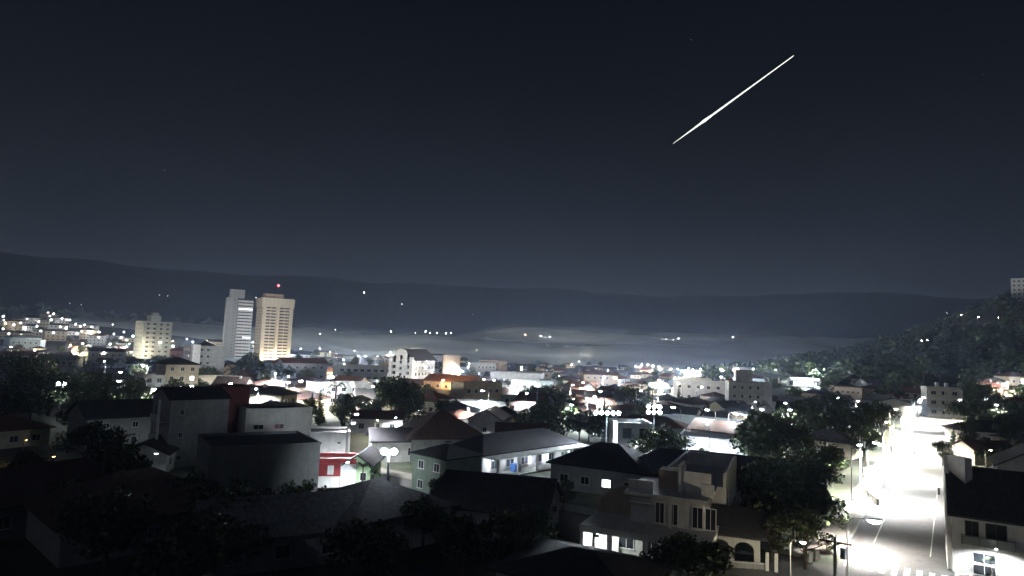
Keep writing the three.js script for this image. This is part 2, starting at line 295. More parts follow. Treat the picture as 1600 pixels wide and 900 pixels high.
// lamp whose lens shows at pixel (px, py)
function lampAt(px, py, label, group, color, I, k, light, scale = 1, open = py < 598) {
  const p = hit(px, py, 7.9 * scale), yaw = rnd() * 6.28;
  p.x -= Math.sin(yaw) * 1.85 * scale; p.z -= Math.cos(yaw) * 1.85 * scale;
  return streetLamp(p, yaw, label, group, color, I, k, light, scale, open);
}
// a globe lamp on a pole, for lone farm lights far off
const GL = { pole: cyl(0.14, 0.1, 6, 0, 0, 0, 6), globe: new THREE.SphereGeometry(1, 14, 10) };
function globeLamp(px, py, r, label, group, color, k) {
  const g = thing('globe_lamp', label, 'lamp', group); g.position.copy(hit(px, py, 6 + r));
  part(g, 'pole', GL.pole, M.pole); const b = part(g, 'lamp_globe', GL.globe, glow(...color, k)); b.position.y = 6 + r; b.scale.setScalar(r);
}
const WL = { plate: bx(0.24, 0.3, 0.05), arm: bx(0.06, 0.06, 0.3, 0, 0.2, 0.15), shade: cyl(0.26, 0.12, 0.16, 0, 0.1, 0.34, 14), bulb: new THREE.SphereGeometry(0.15, 12, 8).translate(0, 0.08, 0.34) };
// a lamp on a wall; the wall's outward direction is yaw
function wallLamp(p, yaw, label, group, color = COOL, I = 120, k = 40) {
  const g = thing('wall_lamp', label, 'wall lamp', group); g.position.copy(p); g.rotation.y = yaw;
  part(g, 'plate', WL.plate, M.metal); part(g, 'arm', WL.arm, M.metal); part(g, 'shade', WL.shade, M.metal); part(g, 'bulb', WL.bulb, glow(...color, k));
  const l = new THREE.PointLight(lin(...color), I); l.name = 'wall_lamp_light'; l.position.set(0, 0.08, 0.34); l.castShadow = true; l.shadow.radius = 6; g.add(l);
  return g;
}
const onWall = (b, x, y, face = 'front', off = 0.03) => { // a point on a building's wall and the wall's direction
  const [W, , D] = b.userData.size, [t, fx, fz] = FACES[face], v = V(fx * (W / 2 + off) + (fz ? x * fz : 0), y, fz * (D / 2 + off) - (fx ? x * fx : 0));
  b.updateMatrixWorld(true); return [b.localToWorld(v), b.rotation.y + t];
};
// floodlight mast: panels aimed along yaw, tipped down
function floodMast(at, height, yaw, cols, rows, label, group, color, I, k, tip = 0.35, aim = tip, side = 0, cone = 1.35) {
  const g = thing('floodlight_mast', label, 'floodlight', group); g.position.copy(at); g.position.y = land(at.x, at.z); g.rotation.y = yaw;
  part(g, 'mast', cyl(0.2, 0.11, height, 0, 0, 0, 10), M.metal);
  part(g, 'crossbar', mergeGeometries(Array.from({ length: rows }, (_, r) => bx(cols * 1.1, 0.1, 0.1, 0, height - 0.1 - r * 1.05, 0.16))), M.metal);
  for (let r = 0; r < rows; r++) for (let c = 0; c < cols; c++) {
    const h = part(g, 'floodlight', cached('fl', () => new THREE.CylinderGeometry(0.42, 0.26, 0.4, 20).rotateX(Math.PI / 2).translate(0, 0, -0.08)), M.metal); h.position.set((c - (cols - 1) / 2) * 1.1, height - r * 1.05, 0.4); h.rotation.x = tip;
    part(h, 'lens', cached('fll', () => new THREE.SphereGeometry(0.37, 18, 6, 0, 6.2832, 0, 1.2).rotateX(Math.PI / 2).scale(1, 1, 0.35).translate(0, 0, 0.08)), glow(...color, k));
  }
  const s = new THREE.SpotLight(lin(...color), I, 0, cone, 1); s.name = 'floodlight_light'; s.position.set(0, height - (rows - 1) * 0.55, 0.75); s.target.position.set(10 * Math.sin(side), height - 10 * Math.tan(aim), 10 * Math.cos(side)); s.castShadow = true; s.shadow.radius = 30; g.add(s, s.target);
  return g;
}
// ---------- streets ----------
const S0 = hit(1398, 893), S1 = hit(1466, 640), sDir = V().subVectors(S1, S0).setY(0).normalize(), sSide = V(-sDir.z, 0, sDir.x); // sSide points to the right of the street
const onStreet = (along, side, y = 0) => { const p = S0.clone().addScaledVector(sDir, along).addScaledVector(sSide, side); p.y = land(p.x, p.z) + y; return p; };
const street = strip('street', onStreet(-40, 0), onStreet(330, 0), 9.6, 0.03, M.asphalt);
for (let a = -40; a < 330; a += 8) claim(onStreet(a, 0).x, onStreet(a, 0).z, 7);
for (const s of [-1, 1]) {
  strip('pavement', onStreet(1.5, s * 6.5), onStreet(330, s * 6.5), 3.2, 0.15, M.paving);
  const kerb = strip('kerb', onStreet(1.5, s * 4.9), onStreet(330, s * 4.9), 0.22, 0.16, M.concrete);
  const L = 330 - 1.5, g = bx(0.22, 0.16, L); const m = part(scene, numbered('kerb_face'), g, M.concrete); m.userData.kind = 'structure';
  const mid = onStreet(1.5 + L / 2, s * 4.9); m.position.copy(mid); m.position.y = -0.02; m.rotation.y = Math.atan2(sDir.x, sDir.z);
}
const crossA = onStreet(-7, -90), crossB = onStreet(-7, 60);
const crossStreet = strip('cross_street', crossA, crossB, 9, 0.026, M.asphalt);
strip('cross_street_pavement', onStreet(-0.4, -90), onStreet(-0.4, -8.2), 3.4, 0.14, M.paving);
strip('cross_street_pavement', onStreet(-0.4, 8.2), onStreet(-0.4, 60), 3.4, 0.14, M.paving);
for (let k = 0; k < 9; k++) strip('zebra_stripe', onStreet(-1.6, -4 + k), onStreet(1.9, -4 + k), 0.5, 0.04, M.paint, street);
for (const s of [-2.6, 2.7]) strip('edge_line', onStreet(8, s), onStreet(60, s), 0.12, 0.04, M.paint, street);
// town streets that catch the lamp light
for (const [a, b, c, d, w] of [[430, 600, 640, 608, 9], [690, 625, 900, 604, 8], [930, 668, 1090, 655, 9], [540, 672, 650, 664, 8], [1015, 742, 1190, 735, 8], [640, 580, 800, 588, 9], [1000, 606, 1130, 598, 9], [495, 757, 560, 745, 9], [780, 700, 860, 694, 8], [1210, 604, 1290, 606, 9]]) strip('town_street', hit(a, b), hit(c, d), w, 0.05, M.paving);

// ---------- the white corner house by the street ----------
{
  const p = hit(1489, 893), yaw = -33;
  const b = building({ name: 'corner_house', label: 'white two-storey corner house with big dark tiled roof beside the bright street', at: p, anchor: -1, yaw, W: 15, H: 5.6, D: 10, roof: 'gable', rh: 3.9, over: 0.35, wall: M.white, roofM: M.roofDark });
  const [W, H, D] = b.userData.size; b.updateMatrixWorld(true);
  // gable firewall standing proud of the roof at the street end
  const sh = poly([[-W / 2 - 0.42, 0, D / 2 - 0.6], [-W / 2 - 0.42, 0, -D / 2], [-W / 2 - 0.42, H + 0.5, D / 2 - 2.4], [-W / 2 - 0.42, H + 4.9, 0.2], [-W / 2 - 0.42, H + 4.9, -1], [-W / 2 - 0.42, H + 0.6, -D / 2], [-W / 2 - 0.02, 0, D / 2 - 0.6], [-W / 2 - 0.02, 0, -D / 2], [-W / 2 - 0.02, H + 0.5, D / 2 - 2.4], [-W / 2 - 0.02, H + 4.9, 0.2], [-W / 2 - 0.02, H + 4.9, -1], [-W / 2 - 0.02, H + 0.6, -D / 2]],
    [[1, 0, 2, 3, 4, 5], [6, 7, 11, 10, 9, 8], [0, 6, 8, 2], [2, 8, 9, 3], [3, 9, 10, 4], [4, 10, 11, 5], [5, 11, 7, 1]]);
  part(b, 'gable_wall', sh, M.white);
  // upper floor: balcony recess, glazed doors, railing, small window
  for (const [x, y, w, h] of [[-5.9, 3.3, 0.95, 1.75], [-4.0, 3.3, 1.5, 1.75]]) windowAt(b, 'front', W, D, x, y, w, h, null, M.darkframe);
  const bal = box(b, 'balcony', M.white, 4.2, 0.16, 1.1, -4.7, 2.9, D / 2 + 0.55);
  box(bal, 'railing_panel', plain(0.2, 0.22, 0.2, 0.25), 4.1, 0.75, 0.04, -4.7, 3.1, D / 2 + 1.06);
  part(bal, 'railing', mergeGeometries([bx(4.2, 0.06, 0.07, -4.7, 3.9, D / 2 + 1.06), ...[-6.75, -5.4, -4.0, -2.65].map((x) => bx(0.06, 0.95, 0.06, x, 3.0, D / 2 + 1.06))]), M.darkframe);
  box(b, 'downpipe', M.frame, 0.12, H - 0.2, 0.12, -1.9, 0.1, D / 2 + 0.08);
  box(b, 'eaves_board', M.white, W + 0.5, 0.24, 0.1, 0, H - 0.28, D / 2 + 0.06);
  windowAt(b, 'front', W, D, -0.7, 3.75, 1.1, 1.0, null, M.darkframe); windowAt(b, 'front', W, D, 3.2, 3.75, 1.1, 1.0, null, M.darkframe);
  for (const x of [-6.4, -0.2]) box(b, 'floor_band', M.offwhite, 0.1, 0.1, 0.1, x, 2.6, D / 2 + 0.05);
  for (const [x, w] of [[-5.0, 1.7], [-0.9, 2.1], [2.0, 2.1], [5.0, 2.1]]) for (const y of [0.25, 1.35]) windowAt(b, 'front', W, D, x, y, w, 0.85, null, M.frame);
  box(b, 'plinth', M.grey, W + 0.1, 0.22, 0.1, 0, 0, D / 2 + 0.05);
  const py = thing('potted_palm', 'small dark spiky palm in front of the white corner house', 'plant'); py.position.copy(b.localToWorld(V(-4.6, 0, D / 2 + 1.6))); py.position.y = 0.05; py.scale.setScalar(0.27);
  part(py, 'trunk', TREES.palm.trunk, M.bark); part(py, 'crown', TREES.palm.crown, LEAF);
  const q = streetLamp(b.localToWorld(V(-4.2, 0, D / 2 + 3.3)), rad(yaw) + Math.PI, 'dark-hooded lamp on a thin pole close before the white corner house', undefined, COOL, 900, 20, true, 0.42);
  const wb = box(b, 'white_gable_block', M.white, 0.9, 10.7, 2.0); wb.position.set(-W / 2 + 0.9, 0, 1.0); wb.rotation.y = rad(46);
  building({ name: 'house', label: 'dark roofed house joined behind the white corner house, yellow bushes between', px: 1640, py: 790, W: 12, H: 5.2, D: 10, yaw: -33, roof: 'gable', ridge: 'z', rh: 3.6, wall: M.offwhite, roofM: M.roofDark, front: [3, 1, 1.2, 1.2] });
}
// ---------- modern stepped house with the lit carport ----------
{
  const p = hit(1003, 893), g = thing('modern_house', 'modern stepped house with flat parapets, curved beige wall and lit carport', 'house');
  g.position.copy(p); g.rotation.y = rad(-24); claim(p.x, p.z, 9); claim(p.x + 4, p.z - 9, 8);
  box(g, 'ground_floor', M.offwhite, 10.6, 2.75, 7, 0.2, 0, -6.8);
  box(g, 'carport_slab', M.offwhite, 12.2, 0.62, 10.6, 0, 2.76, -5.2);
  for (const x of [-3.2, 0.2, 3.4, 5.8]) box(g, 'column', M.white, 0.42, 2.76, 0.42, x, 0, -0.3);
  box(g, 'carport_wall', M.white, 0.3, 2.75, 3.2, -5.9, 0, -1.7); box(g, 'carport_back_wall', M.white, 2.4, 1.5, 0.24, -4.2, 0, -3.1);
  box(g, 'driveway', M.paving, 7.5, 0.1, 5, -4.4, 0.005, 2.6);
  box(g, 'upper_floor', M.offwhite, 7.0, 2.7, 7.2, 1.4, 3.385, -7.6);
  box(g, 'upper_roof_slab', M.offwhite, 8.0, 0.3, 8.6, 1.4, 6.09, -7.5);
  box(g, 'porch_column', M.offwhite, 0.3, 2.7, 0.3, 1.9, 3.385, -3.4);
  box(g, 'canopy', M.offwhite, 2.4, 0.14, 0.9, -0.9, 5.4, -3.55);
  box(g, 'tower_block', M.tan, 2.0, 1.9, 2.2, 1.2, 6.4, -7.4);
  box(g, 'parapet_block', M.offwhite, 2.4, 1.1, 0.25, -1.1, 6.4, -3.8);
  box(g, 'stair_wall', M.white, 0.3, 2.6, 3.0, 2.4, 6.4, -7.2); box(g, 'parapet_wall', M.white, 2.6, 1.8, 0.3, 3.9, 6.4, -7.6); box(g, 'low_parapet_wall', M.white, 1.2, 1.2, 0.3, 5.2, 6.4, -5.0);
  box(g, 'rear_wing', M.offwhite, 6.2, 6.3, 13, 3.2, 0, -17.8);
  part(g, 'rear_parapet', mergeGeometries([bx(0.3, 1.5, 13, 6.15, 6.3, -17.8), bx(6.2, 1.5, 0.3, 3.2, 6.3, -24.4), bx(0.3, 1.5, 13, 0.25, 6.3, -17.8)]), M.offwhite);
  { const s = new THREE.Shape(); s.moveTo(-6, 0); s.lineTo(-1.9, 0); s.lineTo(-1.9, 2.9); s.lineTo(-3.2, 2.9); s.quadraticCurveTo(-5.2, 2.6, -6, 0.7); s.closePath();
    const e = new THREE.ExtrudeGeometry(s, { depth: 0.3, bevelEnabled: false, curveSegments: 16 }).translate(0, 3.39, -6.2); part(g, 'curved_wall', e, M.tan); }
  for (const [x, w] of [[-0.6, 0.8], [0.7, 0.8], [3.0, 0.9], [4.2, 0.9]]) windowAt(g, 'front', 7, 7.2, x, 3.6, w, 1.9, null, M.frame, 1.4, -7.6);
  for (const x of [-2.5, 0, 2.5]) windowAt(g, 'front', 10.6, 7, x, 0.9, 1.4, 1.3, null, M.frame, 0.2, -6.8);
  for (const z of [-3, 0, 3]) windowAt(g, 'right', 6.2, 13, z, 3.8, 1.2, 1.2, null, M.frame, 3.2, -17.8);
  g.updateMatrixWorld(true);
  const c = thing('ceiling_lamp', 'bright white lamp under the carport slab of the modern house', 'ceiling lamp'); c.position.copy(g.localToWorld(V(-4.7, 2.5, -1.4)));
  part(c, 'housing', cyl(0.3, 0.3, 0.1, 0, 0.15), M.frame); part(c, 'bulb_cover', new THREE.SphereGeometry(0.2, 12, 8), glow(...COOL, 15));
  const l = new THREE.PointLight(lin(...COOL), 70); l.name = 'carport_lamp_light'; l.castShadow = true; l.shadow.radius = 8; c.add(l);
}
// ---------- small arched carport house ----------
{
  const p = hit(1143, 882), g = thing('arched_house', 'small pale house with arched carport front and dark gable roof', 'house'); g.position.copy(p); g.rotation.y = rad(-20); claim(p.x, p.z, 5);
  const s = new THREE.Shape(); s.moveTo(-2.6, 0); s.lineTo(2.6, 0); s.lineTo(2.6, 2.9); s.lineTo(-2.6, 2.9); s.closePath();
  for (const [x, w] of [[-1.05, 1.7], [1.15, 1.8]]) { const o = new THREE.Path(); o.moveTo(x - w / 2, 0.02); o.lineTo(x - w / 2, 1.5); o.absellipse(x, 1.5, w / 2, 0.75, Math.PI, 0, true); o.lineTo(x + w / 2, 0.02); o.closePath(); s.holes.push(o); }
  part(g, 'arched_wall', new THREE.ExtrudeGeometry(s, { depth: 0.3, bevelEnabled: false, curveSegments: 12 }).translate(0, 0, -0.3), M.offwhite);
  box(g, 'rear_wall', M.offwhite, 5.2, 2.9, 5, 0, 0, -6.5); for (const x of [-2.48, 2.48]) box(g, 'side_wall', M.offwhite, 0.24, 2.898, 3.7, x, 0, -2.15);
  part(g, 'roof', gableRoof(5.6, 9.4, 1.5, 0.5).translate(0, 2.93, -4.4), M.roofDark);
  for (const x of [3.2, 4.0]) box(g, 'gate_post', M.offwhite, 0.3, 1.7, 0.3, x, 0, 0.4);
}
// ---------- dark roofs in front of and behind the modern house ----------
building({ label: 'dark hip-roofed house just behind the modern stepped house', px: 1050, py: 785, W: 17, H: 3.4, D: 11, turn: -14, roof: 'hip', rh: 3.0, wall: M.grey, roofM: M.roofDark, right: [3, 1, 1.2, 1.2] });
building({ label: 'long low house with plain dark roof beside dark trees', px: 1140, py: 775, W: 12, H: 3.0, D: 9, turn: -8, roof: 'gable', rh: 2.2, wall: M.grey, roofM: M.roofDark, front: [3, 1, 1.2, 1.1] });
building({ label: 'dark hip-roofed house with one small brightly lit square window', px: 930, py: 772, W: 14, H: 3.6, D: 11, turn: -20, roof: 'hip', rh: 3.0, wall: M.grey, roofM: M.roofDark, front: [4, 1, 1.2, 1.0, { lit: [[2, 0, COOL, 8]] }] });
building({ label: 'dark house under a wide hip roof, a pale downpipe at its corner', px: 632, py: 860, W: 12, H: 3.4, D: 11, turn: 38, roof: 'hip', rh: 2.6, wall: M.grey, roofM: M.roofGrey, front: [2, 1, 1.2, 1.1], right: [2, 1, 1.2, 1.1] });
building({ label: 'unlit house with brown tiled hip roof below the big grey hall', px: 240, py: 860, W: 15, H: 3.2, D: 12, turn: 20, roof: 'hip', rh: 3.4, wall: M.concrete, roofM: M.roofBrown, front: [3, 1, 1.2, 1.1] });
building({ label: 'unlit gable-roofed house between the dark trees', px: 760, py: 845, W: 12, H: 3.2, D: 10, turn: -15, roof: 'gable', rh: 2.6, wall: M.grey, roofM: M.roofDark, front: [3, 1, 1.2, 1.1] });
building({ label: 'dark hip roof of an unlit house beside the lit carport', px: 872, py: 968, W: 11, H: 2.6, D: 9, turn: -24, roof: 'hip', rh: 1.5, wall: M.grey, roofM: M.roofDark });
building({ label: 'unlit bungalow with grey fibre roof in the dark hollow', px: 440, py: 890, W: 13, H: 3.0, D: 10, turn: 10, roof: 'gable', rh: 2.2, wall: M.grey, roofM: M.fibre, front: [3, 1, 1.2, 1.1] });
building({ label: 'unlit house with a brown gable roof among dark trees', px: 70, py: 830, W: 12, H: 3.2, D: 10, turn: 26, roof: 'gable', rh: 2.6, wall: M.concrete, roofM: M.roofBrown, front: [3, 1, 1.2, 1.1] });
// ---------- long verandah building with cold white light ----------
{
  const b = building({ name: 'verandah_house', label: 'long low house with white columned verandah lit cold white', px: 753, py: 744, anchor: -1, W: 24, H: 3.2, D: 8, turn: 46, roof: 'hip', rh: 2.6, over: 0.9, wall: M.white, roofM: M.roofDark, front: [6, 1, 1.7, 1.5, { sill: 0.9 }] });
  const [W, H, D] = b.userData.size;
  box(b, 'verandah_roof', M.white, W + 1, 0.25, 3.2, 0, H - 0.28, D / 2 + 2.1); box(b, 'verandah_floor', M.paving, W + 1, 0.2, 3.4, 0, 0.06, D / 2 + 1.75);
  for (let k = 0; k < 6; k++) box(b, 'column', M.white, 0.32, H - 0.55, 0.32, -W / 2 + 0.2 + k * (W - 0.4) / 5, 0.265, D / 2 + 3.2);
  box(b, 'water_tank', plain(0.05, 0.14, 0.4, 0.5), 1.2, 1.2, 1.2, -5.5, 0.27, D / 2 + 1.2);
  for (const x of [-10, -5.5, -1, 4, 9]) wallLamp(...onWall(b, x, 2.35), 'cold white lamp on the verandah wall', 'verandah lamps', ICE, 110, x === -1 ? 60 : 20);
}
// ---------- grey-green block beside the floodlight ----------
building({ name: 'green_block', label: 'two-storey block with pale green side wall and dark front', category: 'building', px: 695, py: 783, anchor: -1, W: 6.4, H: 5.2, D: 7, turn: 42, roof: 'hip', rh: 1.5, wall: stucco(0.24, 0.3, 0.23), roofM: M.roofDark, over: 0.3, left: [2, 2, 1.0, 1.0] });
building({ name: 'shop_house', label: 'low pale shop wall with two small windows behind the floodlight', px: 640, py: 722, W: 13, H: 3.6, D: 8, turn: 8, roof: 'gable', rh: 1.6, wall: M.offwhite, roofM: M.roofDark, front: [5, 1, 0.7, 1.2] });
// ---------- red and white forecourt and green wall ----------
{
  const b = building({ name: 'red_shop', label: 'small shop with red upper wall above the floodlit white forecourt', category: 'shop', px: 522, py: 762, W: 5.6, H: 3.4, D: 5, turn: -4, roof: 'flat', wall: M.white, trim: M.red });
  const [W, H, D] = b.userData.size; box(b, 'red_panel', M.red, 3.4, 1.7, 0.12, -1.0, 1.6, D / 2 + 0.07); box(b, 'white_panel', M.white, 0.8, 1.2, 0.1, -0.6, 1.85, D / 2 + 0.19); box(b, 'door', M.frame, 1.6, 2, 0.1, 2, 0, D / 2 + 0.06);
  building({ name: 'green_wall_house', label: 'house with a bright green side wall behind a dark palm', px: 557, py: 762, W: 3.6, H: 3.2, D: 8, turn: -12, roof: 'gable', ridge: 'z', rh: 1.2, wall: stucco(0.42, 0.58, 0.35), roofM: M.roofDark, front: [2, 1, 0.8, 1] });
}
// ---------- big grey hall and the blocks behind it ----------
building({ name: 'grey_hall', label: 'large plain grey hall with flat roof and blank walls', category: 'hall', px: 412, py: 783, W: 13.2, H: 6.6, D: 12, turn: 12, roof: 'flat', wall: stucco(0.14, 0.145, 0.14), trim: stucco(0.14, 0.145, 0.14), roofM: M.roofDark, parapet: 0.5 });
building({ name: 'white_block', label: 'white rendered block with a small grille window above the grey hall', category: 'building', px: 432, py: 722, W: 10.6, H: 8.3, D: 9, turn: 14, roof: 'flat', wall: M.offwhite, roofM: M.roofDark, front: [3, 1, 1.5, 0.7, { sill: 5.5, skip: (c) => c === 2 }], right: [1, 1, 0.6, 0.6, { sill: 5.4 }] });
building({ name: 'white_annex', label: 'low white annex with a garage door next to the white block', category: 'building', px: 513, py: 724, W: 6.6, H: 4.9, D: 7, turn: 4, roof: 'flat', wall: M.white, roofM: M.roofDark, parapet: 0.4, front: [2, 1, 0.5, 0.35, { sill: 3.2 }] });
building({ name: 'maroon_tower', label: 'dark red stair tower rising between two grey blocks', category: 'tower', px: 361, py: 716, W: 4.4, H: 11.8, D: 7, turn: 10, roof: 'flat', wall: M.maroon, roofM: M.roofDark, parapet: 0.3 });
{
  const b = building({ name: 'balcony_block', label: 'grey three-storey block with white balconies stacked on its end wall', category: 'apartment block', px: 306, py: 728, W: 8.6, H: 10.3, D: 11, turn: 16, roof: 'gable', rh: 1.4, over: 0.3, wall: M.grey, roofM: M.roofDark, front: [3, 3, 0.5, 0.7, { skip: (c, r) => c !== 0 }] });
  const [W, H, D] = b.userData.size;
  for (let k = 0; k < 3; k++) { const s = box(b, 'balcony', M.white, 1.6, 0.2, 4.2, -W / 2 - 0.82, 0.6 + k * 3.1, D / 2 - 2.6); box(s, 'balcony_front', M.white, 0.12, 0.9, 4.2, -W / 2 - 1.62, 0.6 + k * 3.1 + 0.2, D / 2 - 2.6); windowAt(b, 'left', W, D, -D / 2 + 2.6 + 0 * k, 1.0 + k * 3.1, 1.2, 1.8, null, M.frame); }
  box(b, 'balcony_column', M.white, 0.3, H, 0.3, -W / 2 - 1.5, 0, D / 2 - 0.3);
  wallLamp(...onWall(b, -D / 2 + 1.2, 2.6, 'left'), 'cold white lamp under the stacked balconies', null, ICE, 130, 20);
}
building({ label: 'long low house with lit white gable strip beneath the balcony block', px: 222, py: 742, W: 6, H: 3, D: 9, turn: -14, roof: 'gable', ridge: 'z', rh: 1.4, wall: M.white, roofM: M.roofDark, right: [2, 1, 1, 1] });
building({ name: 'workshop', label: 'dark workshop with long unlit roof beside the balcony block', category: 'workshop', px: 208, py: 700, W: 15, H: 5.6, D: 10, turn: 20, roof: 'gable', rh: 2.4, wall: M.concrete, roofM: M.roofDark, front: [3, 2, 0.9, 0.9] });
building({ label: 'house with orange-lit tiled roof edge in the dark wood', px: 20, py: 700, W: 11, H: 3, D: 9, turn: 24, roof: 'hip', rh: 2.2, wall: M.cream, roofM: M.roofRed, front: [3, 1, 1.2, 1] });

// ---------- mid-distance landmarks ----------
{
  const b = building({ name: 'beige_apartments', label: 'beige four-storey apartment block with dark hip roof and two lit windows', category: 'apartment block', px: 281, py: 627, W: 9.4, H: 11.2, D: 12, turn: 14, roof: 'hip', rh: 2.2, over: 0.5, wall: M.beige, roofM: M.roofDark, front: [3, 4, 1.0, 1.1, { lit: [[1, 1, COOL, 8], [0, 1, WARM, 4], [2, 2, COOL, 8]] }], left: [3, 4, 1.1, 1.2] });
  building({ name: 'white_annexe_block', label: 'glaring white block and yard at the foot of the beige apartments', category: 'building', px: 238, py: 628, W: 6, H: 7.5, D: 8, turn: 18, roof: 'flat', wall: M.white, front: [2, 3, 1.2, 1.2] });
}
building({ label: 'white house with three small dark windows below the town hill', px: 168, py: 612, W: 9, H: 4.4, D: 8, turn: 12, roof: 'gable', rh: 1.6, wall: M.white, roofM: M.roofDark, front: [3, 1, 0.7, 0.8, { sill: 2.2 }] });
building({ label: 'white gabled house lit by the glaring lamp on the dark slope', px: 128, py: 615, W: 8, H: 2.8, D: 8, turn: -8, roof: 'gable', ridge: 'z', rh: 1.8, wall: M.white, roofM: M.fibre, front: [2, 1, 0.9, 0.9] });
{
  const b = building({ name: 'pale_green_flats', label: 'pale green nine-storey flats with a square lift room on top', category: 'apartment block', px: 242, py: 567, W: 19, H: 29, D: 16, turn: 20, roof: 'flat', wall: M.mint, roofM: M.concrete, front: [4, 9, 1.8, 1.3, { lit: [[2, 4, WARM, 6]] }], right: [3, 9, 1.2, 1.2], left: [3, 9, 1.2, 1.2] });
  const [W, H, D] = b.userData.size; box(b, 'lift_room', M.mint, 7, 5, 7, 0, H, -1); box(b, 'water_tank', M.grey, 4, 2, 4, 0.5, H + 5, -1);
  for (let k = 1; k < 9; k++) box(b, 'balcony', M.white, 5, 0.9, 1.0, -4.2, k * H / 9, D / 2 + 0.5);
}
{
  const b = building({ name: 'concrete_flats', label: 'grey six-storey flats with a white stair shaft and blank end wall', category: 'apartment block', px: 322, py: 593, W: 15.5, H: 15.4, D: 13, turn: 16, roof: 'flat', wall: M.grey, roofM: M.roofDark, front: [5, 5, 1.2, 1.2, { skip: (c) => c > 2 }], left: [3, 5, 1.1, 1.1] });
  const [W, H, D] = b.userData.size; box(b, 'stair_shaft', M.white, 3.4, H + 1, 3, -W / 2 + 1.7, 0, D / 2 + 1.5); part(b, 'roof_house', hipRoof(7, 6, 2.4).translate(0.5, H + 0.4, -1), M.roofDark);
  box(b, 'low_awning', stucco(0.2, 0.42, 0.36), 16, 0.4, 5, 4, 2.6, D / 2 + 4);
  building({ label: 'low house with an orange roof edge between the two flats', px: 282, py: 560, W: 16, H: 6, D: 10, turn: 5, roof: 'hip', rh: 3, wall: M.pink, roofM: M.roofRed, front: [4, 1, 1.2, 1.2] });
}
// the slim white tower
{
  const p = hit(368, 566), g = thing('slim_tower', 'slim pale residential tower with white balcony bands on one side', 'tower'), k = depthOf(p) / 1000, H = 99 * k, n = 20, fh = H / n;
  g.position.copy(p); g.rotation.y = Math.atan2(-p.x, -p.z) + rad(6); claim(p.x, p.z, 14);
  box(g, 'shaft', M.grey, 8, H + 1, 16, -5.6, 0, -8); box(g, 'core', M.concrete, 11, H - 1.5, 14, 4.2, 0, -8.4);
  box(g, 'lift_room', M.grey, 11, 7, 8, -2, H + 1, -8);
  for (let f = 0; f < n; f++) {
    box(g, 'balcony_band', M.white, 11.4, fh * 0.66, 1.8, 4.4, f * fh + fh * 0.05, -0.6);
    const w = windowAt(g, 'front', 11, 14, 0, f * fh + fh * 0.7, 9.6, fh * 0.4, f === 16 ? glow(...COOL, 7) : null, M.frame, 4.2, -8.4);
    if (f > 1) windowAt(g, 'front', 8, 16, 1.8, f * fh + 0.9, 0.8, 0.9, null, M.frame, -5.6, -8); windowAt(g, 'right', 11, 14, 0, f * fh + 0.9, 1.2, 1.1, null, M.frame, 4.2, -8.4);
    if (f === 16) box(g, 'lit_screen_window', glow(...COOL, 2.2), 10.4, fh * 0.42, 0.1, 4.4, f * fh + fh * 0.62, 0.1);
    if (f === 7) box(g, 'lit_screen_window', glow(...COOL, 2.2), 6, fh * 0.42, 0.1, 6.6, f * fh + fh * 0.62, 0.1);
  }
}
